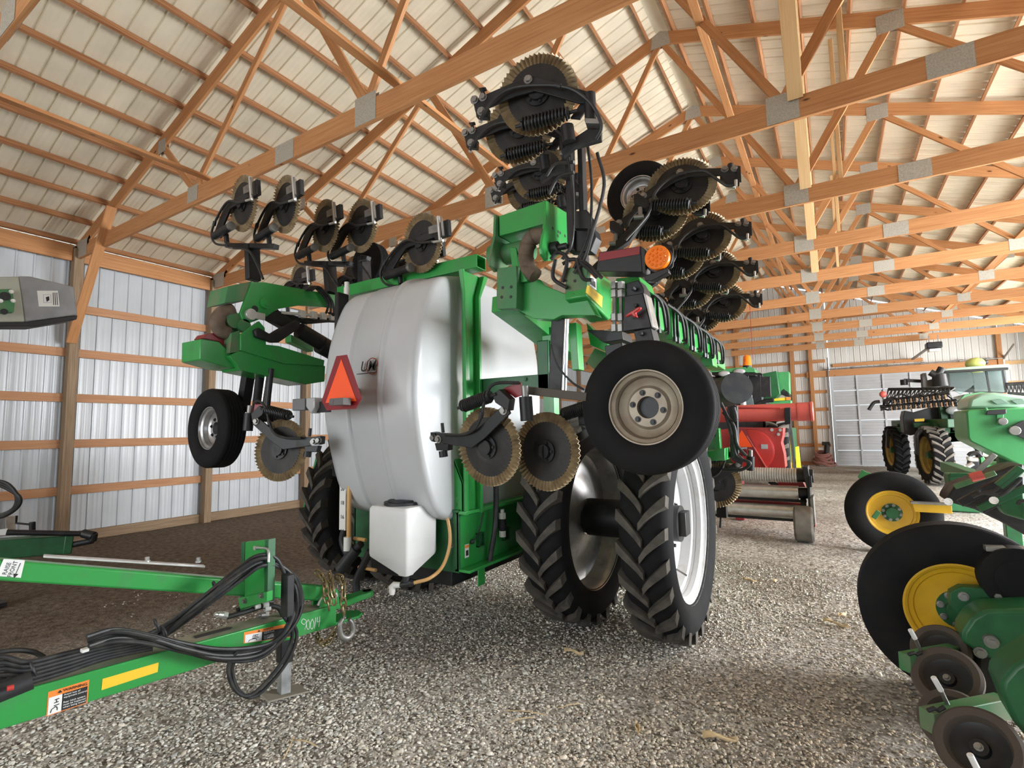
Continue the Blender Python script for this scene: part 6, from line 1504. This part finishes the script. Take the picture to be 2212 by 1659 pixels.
m = MB(); m.tube(spline([aty(*c2c(*q), YT - .25) for q in ((560, 358), (600, 356), (615, 362), (618, 380))], 4), .02, 8); m.tube([aty(*c2c(*q), YT - .2) for q in ((570, 580), (640, 550), (700, 545))], .05, 8); build(m, 'mirror_arm', BLACK, cb_)
tp_(P2([(705, 535), (790, 525), (795, 545), (705, 550)]), YT + .4, .1, 'yellow_stripe', STICKER_Y, 0)
tp_(P2([(790, 525), (820, 523), (820, 543), (792, 546)]), YT + .38, .1, 'turn_lamp', AMBER, 0)
tp_(P2([(650, 580), (700, 550), (825, 545), (825, 590)]), YT + .5, .5, 'green_deck', GREEN_FAR)
q = aty(*c2c(300, 430), YT); m = MB(); m.box((q.x, YT + 1.2, 2.3), (2.0, 1.6, 1.6)); build(m, 'cab_box', BLACK, cb_, bev=.05)
m = MB(); m.box((q.x + .4, YT + 2.2, 1.25), (2.2, 3.4, .9)); build(m, 'body', GREEN_DK, cb_, bev=.05)
fw_c = aty(*c2c(815, 880), 14.2)
field_wheel(cb_, (fw_c.x - .22, 14.4, .98), .98, .5, .6, YELLOW, 1, nl=20, lug_mat=RUBBER_GREY, name='wheel', segs=40)
field_wheel(cb_, (fw_c.x - 2.6, 14.4, .98), .98, .5, .6, YELLOW, -1, nl=20, lug_mat=RUBBER_GREY, name='wheel', segs=40)
field_wheel(cb_, (fw_c.x - .4, 17.2, .7), .7, .4, .42, YELLOW, 1, nl=18, lug_mat=RUBBER_GREY, name='wheel', segs=32)
field_wheel(cb_, (fw_c.x - 2.4, 17.2, .7), .7, .4, .42, YELLOW, -1, nl=18, lug_mat=RUBBER_GREY, name='wheel', segs=32)
tp_(P2([(855, 880), (880, 875), (897, 1030), (862, 1030)]), 13.2, .05, 'yellow_step', mat('bright_yellow', (.85, .78, .05), .5), .004)

# high clearance sprayer by the door
sp = empty('crop_sprayer', (3.3, 20.5, 0)); tag(sp, 'green high clearance crop sprayer with folded black boom by the grey door', 'vehicle')
YS = 18.9
def spx(px, Y, d, n, mt, bev=.015): return build(slab(px, Y, d), n, mt, sp, bev=bev)
SYAW = math.radians(10); SR = Matrix.Rotation(SYAW, 3, 'Z'); S0 = V((2.42, 19.15, 0))
def sl(x, y, z): return S0 + SR @ V((x, y, z))
for x, y, w, oo, lm in ((0, 0, .46, -1, RUBBER_GREY), (0, 3.45, .42, -1, RUBBER), (2.68, 0, .46, 1, RUBBER_GREY), (2.68, 3.45, .42, 1, RUBBER)):
    field_wheel(sp, sl(x, y, .84), .84, w, .54, mat('dusty_yellow_rim', (.50, .36, .10), .6, noise_scale=4, noise_amt=.3) if x == y == 0 else bpy.data.materials['dusty_yellow_rim'], oo, nl=22, lug_mat=lm, segs=44, yaw=SYAW)
spx(P4([(915, 1100), (940, 1060), (1000, 1035), (1085, 1040), (1130, 1075), (1000, 1065), (950, 1110), (950, 1310), (920, 1290)]), 19.0, .35, 'fender', BLACK)
spx(P4([(620, 1080), (640, 1035), (700, 1020), (770, 1020), (700, 1045), (650, 1090), (650, 1240), (625, 1230)]), 22.4, .35, 'fender', BLACK)
spx(P4([(785, 930), (800, 860), (900, 880), (1200, 790), (1230, 1000), (1200, 1050), (860, 1110), (800, 1080)]), 20.0, .9, 'engine_side', BLACK)
spx(P4([(890, 985), (1170, 975), (1200, 1000), (1180, 1050), (900, 1030)]), 19.7, .3, 'green_strip', GREEN_DK)
spx(P4([(900, 945), (1000, 940), (998, 968), (905, 972)]), 19.6, .05, 'yellow_reflector', STICKER_Y, 0)
spx(P4([(1160, 820), (1240, 800), (1260, 1010), (1230, 1180), (1330, 1170), (1450, 1165), (1440, 1060), (1250, 1080), (1200, 1090)]), 19.6, .3, 'front_leg', GREEN_DK)
spx(P4([(1180, 800), (1290, 770), (1420, 860), (1410, 1060), (1280, 1060), (1250, 900)]), 19.5, .5, 'radiator', BLACK)
p = aty(*c4(1290, 862), 19.4); m = MB(); m.sphere(p, .14, 14, (1.3, .6, .9)); build(m, 'head_lamp', LENS, sp)
spx(P4([(1345, 760), (1400, 700), (1560, 675), (1700, 690), (1990, 760), (1990, 830), (1430, 850)]), 19.2, 1.6, 'hood', mat('hood_green', (.10, .34, .15), .3, coat=.4))
spx(P4([(1225, 490), (1240, 465), (1820, 455), (1840, 680), (1430, 640), (1250, 640)]), 21.0, 1.7, 'cab_inside', mat('cab_interior', (.10, .12, .12), .6), .03)
for poly, nme, mt in (([(1215, 480), (1240, 480), (1258, 650), (1230, 650)], 'cab_pillar', BLACK), ([(1600, 470), (1620, 470), (1660, 670), (1635, 675)], 'cab_pillar', BLACK), ([(1765, 465), (1790, 460), (1830, 680), (1800, 685)], 'cab_pillar', BLACK),
                      ([(1245, 490), (1470, 470), (1500, 600), (1360, 700), (1260, 640)], 'windscreen', GLASS), ([(1475, 470), (1610, 468), (1640, 670), (1500, 670)], 'windscreen', GLASS), ([(1625, 470), (1768, 465), (1800, 680), (1660, 672)], 'side_window', GLASS)):
    spx(P4(poly), 20.85, .06, nme, mt, .005)
spx(P4([(1180, 455), (1230, 440), (1840, 395), (1860, 425), (1850, 450), (1190, 490)]), 20.6, 2.2, 'cab_roof', mat('pale_roof', (.35, .45, .38), .4))
spx(P4([(1190, 465), (1840, 430), (1840, 455), (1200, 490)]), 20.55, .1, 'roof_edge', BLACK)
p = aty(*c4(1505, 395), 21.0); m = MB(); m.sphere(p, .25, 16, (1, 1, .75)); m.cyl(p - V((0, 0, .28)), p, .2, 16); build(m, 'receiver_dome', mat('yellow_green_dome', (.55, .62, .18), .4), sp)
m = MB(); m.sphere(aty(*c4(1600, 378), 21.0), .09, 10); build(m, 'roof_antenna', BLACK_DULL, sp)
m = MB(); a, b = aty(*c4(1145, 500), 19.8), aty(*c4(1160, 620), 19.8); m.cyl(b, a, .20, 18, .17); a2 = aty(*c4(1175, 435), 19.8); m.cyl(a, a2, .06, 12); build(m, 'exhaust_stack', BLACK, sp)
m = MB(); m.curve([aty(*c4(*q), 19.75) for q in ((1055, 480), (1100, 500), (1140, 490), (1175, 435))], .10, 10); build(m, 'intake_pipe', BLACK, sp)
spx(P4([(975, 490), (1020, 485), (1030, 560), (1100, 540), (1105, 625), (985, 630)]), 20.0, .4, 'air_cleaner', mat('grey_cleaner', (.13, .13, .13), .6))
m = MB(); a, b = aty(*c4(795, 560), 20.4), aty(*c4(985, 570), 20.4); m.bar(a, b, .06, .1); m.cyl(a - V((0, 0, .15)), a + V((0, 0, .02)), .10, 10); build(m, 'work_lamp_arm', BLACK, sp)
TAN_NOZ = mat('tan_nozzle', (.32, .20, .11), .6)
# folded boom: lattice of tubes and hanging nozzles
bm = MB(); A0, A1 = aty(*c4(560, 820), 19.3), aty(*c4(1320, 760), 18.6); B0, B1 = aty(*c4(640, 650), 19.6), aty(*c4(1300, 640), 19.0); D0, D1 = aty(*c4(600, 760), 19.2), aty(*c4(1250, 690), 18.6)
for a, b in ((A0, A1), (B0, B1), (D0, D1)): bm.tube([a, b], .045, 8)
for k in range(16):
    t0, t1 = k / 16, (k + 1) / 16
    bm.tube([B0.lerp(B1, t0), D0.lerp(D1, (t0 + t1) / 2), B0.lerp(B1, t1)], .022, 6); bm.tube([D0.lerp(D1, t0), A0.lerp(A1, (t0 + t1) / 2), D0.lerp(D1, t1)], .025, 6)
build(bm, 'boom_lattice', BLACK, sp)
m = MB(); m.curve([A0 + V((-.3, 0, -.1)), A0 + V((-.15, 0, .12)), A0 + V((0, 0, .15))], .05, 8); build(m, 'boom_tip', BLACK, sp)
for k in range(7):
    m = MB(); o1, o2 = random.uniform(-.14, .16), random.uniform(-.14, .16); pts = []
    for i in range(9):
        t = i / 8; p = A0.lerp(A1, t) if k % 2 else D0.lerp(D1, t); pts.append(p + V((0, -.06, o1 + .07 * math.sin(i * 1.9 + k))))
    m.curve(pts, .028, 6, 4); build(m, 'boom_hose', HOSE, sp)
for row, (a, b, n) in enumerate(((A0, A1, 26), (D0, D1, 20))):
    for i in range(n):
        p = a.lerp(b, .12 + .85 * i / n) + V((0, -.1, -.03)); m = MB(); m.cyl(p, p + V((0, -.02, -.09)), .022, 8); m.cyl(p + V((0, -.02, -.09)), p + V((0, -.02, -.12)), .03, 8); build(m, 'spray_nozzle', TAN_NOZ if i % 2 else BLACK_DULL, sp)
m = MB(); m.sphere(aty(*c4(588, 700), 19.1), .10, 10); build(m, 'round_lamp', RED_FADED, sp)
m = MB()
for a, b in (((1810, 600), (1990, 590)), ((1830, 690), (1990, 700))): m.tube([aty(*c4(*a), 20.3), aty(*c4(*b), 20.3)], .05, 8)
for k in range(5): m.tube([aty(*c4(1820 + 40 * k, 600), 20.3), aty(*c4(1845 + 38 * k, 690), 20.3), aty(*c4(1860 + 38 * k, 600), 20.3)], .03, 6)
build(m, 'boom_lattice', BLACK, sp)
m = MB(); m.box(sl(1.34, 1.75, 1.75), (2.4, 5.0, .25), SR); m.box(sl(.12, 1.75, 1.55), (.25, 3.6, .18), SR); m.box(sl(2.56, 1.75, 1.55), (.25, 3.6, .18), SR); build(m, 'chassis', GREEN_DK, sp, bev=.02)
for x in (.16, 2.52):
    for y in (0, 3.45):
        m = MB(); m.box(sl(x, y, 1.3), (.16, .2, .9), SR); m.box(sl(x - (.12 if x < 1 else -.12), y, .84), (.4, .18, .18), SR); build(m, 'drop_leg', GREEN_DK, sp, bev=.01)

# small green machine behind the planter
gm = empty('small_green_implement', (2.2, 14.0, 0)); tag(gm, 'small green implement with silver hoses low behind the planter', 'farm implement')
YG = 13.5
def gx_(px, Y, d, n, mt): return build(slab(P3(px), Y, d), n, mt, gm, bev=.01)
gx_([(1280, 330), (1470, 300), (1680, 300), (1680, 400), (1290, 400)], YG, .6, 'green_box', GREEN_FAR)
gx_([(1440, 200), (1480, 190), (1540, 380), (1500, 390)], YG - .1, .08, 'green_post', GREEN_FAR)
gx_([(1500, 240), (1670, 240), (1670, 290), (1560, 290)], YG, .3, 'green_top', GREEN_FAR)
gx_([(1180, 180), (1230, 170), (1300, 300), (1240, 400), (1200, 300)], YG, .2, 'green_side', GREEN_FAR)
gx_([(700, 395), (910, 395), (920, 440), (700, 445)], YG - .3, .15, 'white_bar', PVC)
gx_([(1240, 405), (1560, 400), (1560, 430), (1240, 430)], YG - .3, .15, 'white_bar', PVC)
gx_([(660, 440), (1240, 430), (1240, 560), (690, 690), (660, 500)], YG - .1, .5, 'dark_base', GREEN_DK)
for l in (((1000, 190), (1050, 150), (1150, 140), (1220, 200)), ((1010, 200), (1020, 240), (1150, 250)), ((910, 350), (960, 430), (1030, 430)), ((940, 400), (1000, 350), (1070, 310)), ((1220, 160), (1300, 170), (1370, 160))):
    m = MB(); m.curve([aty(*c3(*q), YG - .15) for q in l], .045, 8); build(m, 'silver_hose', STEEL if len(l) == 3 else BLACK, gm)
gx_([(1010, 240), (1180, 230), (1160, 400), (1060, 420), (1000, 330)], YG, .2, 'pump', BLACK)
q = aty(*c3(900, 600), YG + .2); m = MB(); m.box((q.x, q.y, .2), (.5, .4, .4)); build(m, 'base', GREEN_DK, gm, bev=.02)

# door opener hanging from the trusses
do = empty('door_opener', tuple(aty(*c4(1090, 220), 24.0))); tag(do, 'black electric door opener hanging from the trusses before the grey door', 'motor')
p = aty(*c4(1090, 215), 24.0); m = MB(); m.box(p, (.45, .5, .22)); build(m, 'motor_body', BLACK, do, bev=.03)
m = MB(); m.box(p - V((.0, 0, .17)), (.34, .36, .10)); build(m, 'motor_cover', PVC, do, bev=.03)
m = MB(); a = aty(*c4(1035, 240), 24.0); b = aty(*c4(880, 350), Y1 - .3); m.bar(a, b, .08, .06); build(m, 'opener_rail', STEEL_WORN, do)
m = MB()
for dx in (-.12, .14): m.bar(p + V((dx, 0, .1)), (p.x + dx, p.y, CH_Z + .1), .03, .03, up=(1, 0, 0))
build(m, 'hanger_strap', STEEL_WORN, do)
# coil of hose by the door post
q_ = atz(1781, 1003, 0)
hc = empty('hose_coil', (q_.x, 26.0, 0)); tag(hc, 'heap of coiled reddish hose on the floor beside the door track', 'hose')
q = atz(1781, 1004, 0); q.y = 26.0
for k in range(7):
    m = MB(); m.torus(q + V((random.uniform(-.08, .08), .1, .18 + .06 * k)), (random.uniform(-.4, .4), -.35, 1), .36 - .02 * k, .05, 22, 7); build(m, 'hose_loop', mat('reddish_hose', (.30, .13, .11), .6) if k == 0 else bpy.data.materials['reddish_hose'], hc)
m = MB(); m.cyl(q + V((.1, .05, .5)), q + V((.15, .05, .95)), .09, 12); m.box(q + V((.12, .05, .95)), (.3, .16, .16)); build(m, 'nozzle_end', BLACK, hc, bev=.01)
# pull cord and white rag high under the ridge
pc = MB(); a = aty(1624, 735, 13.9); pc.cyl((a.x, 13.9, 3.4), (a.x, 13.9, CH_Z), .006, 6); o = build(pc, 'pull_cord', RED_DARK); tag(o, 'thin red pull cord hanging from a truss above the harvester', 'cord')

# dry corn husks and stalk bits on the gravel
def husk(name, px, L, W, ang, lbl):
    c = atz(*px, 0); m = MB(); vs = []
    n = 8
    for i in range(n + 1):
        t = i / n; w = W * math.sin(PI * min(1, .12 + .88 * t) ** .8) * (.55 + .45 * random.random())
        x = (t - .5) * L
        for j, s in enumerate((-1, -.3, .3, 1)):
            y = s * w; z = .012 + .02 * (s * s) + .012 * math.sin(t * 6 + s)
            vs.append((c.x + x * math.cos(ang) - y * math.sin(ang), c.y + x * math.sin(ang) + y * math.cos(ang), ground_h(c.x, c.y) + z))
    m.add(vs, [(i * 4 + j, i * 4 + j + 1, (i + 1) * 4 + j + 1, (i + 1) * 4 + j) for i in range(n) for j in range(3)])
    o = build(m, name, HUSK); md = o.modifiers.new('thick', 'SOLIDIFY'); md.thickness = .003
    return tag(o, lbl, 'corn husk', 'dry husks on the gravel')
husk('corn_husk', (1556, 1596), .19, .035, .35, 'large torn pale corn husk lying on bare gravel nearest the camera')
husk('corn_husk', (1805, 1348), .20, .03, -.3, 'broad tan corn husk near the big yellow rimmed wheel')
husk('corn_husk', (1820, 1331), .14, .018, 1.1, 'slim pale husk lying just beyond the broad tan husk')
husk('corn_husk', (1240, 1413), .16, .012, .15, 'narrow straw coloured husk in front of the dual tyres')
husk('corn_husk', (1376, 1573), .10, .02, 2.0, 'small curled husk on brown dirt in the foreground')
husk('corn_husk', (1620, 1255), .14, .022, .2, 'small pale husk right of the outer dual tyre')
husk('corn_husk', (1674, 1257), .08, .012, 1.2, 'tiny pale husk in the lane between applicator and planter')
def stick(px0, px1, lbl, r=.004):
    a, b = atz(*px0, .012), atz(*px1, .012); mid = (a + b) / 2 + V((.01, 0, .012)); m = MB(); m.curve([a, mid, b], r, 6, 4)
    return tag(build(m, 'corn_stalk', HUSK), lbl, 'stalk', 'stalk bits on the gravel')
stick((612, 1640), (634, 1592), 'upright looking thin dry stalk at the bottom edge of the gravel')
stick((634, 1598), (685, 1612), 'thin dry stalk lying across at the bottom edge of the gravel')
stick((1090, 1535), (1180, 1545), 'thin straw on the brown patch of dirt', .003)
stick((1100, 1560), (1150, 1550), 'short straw on the brown patch of dirt', .003)
stick((1205, 1530), (1255, 1520), 'short straw at the far side of the brown dirt patch', .003)
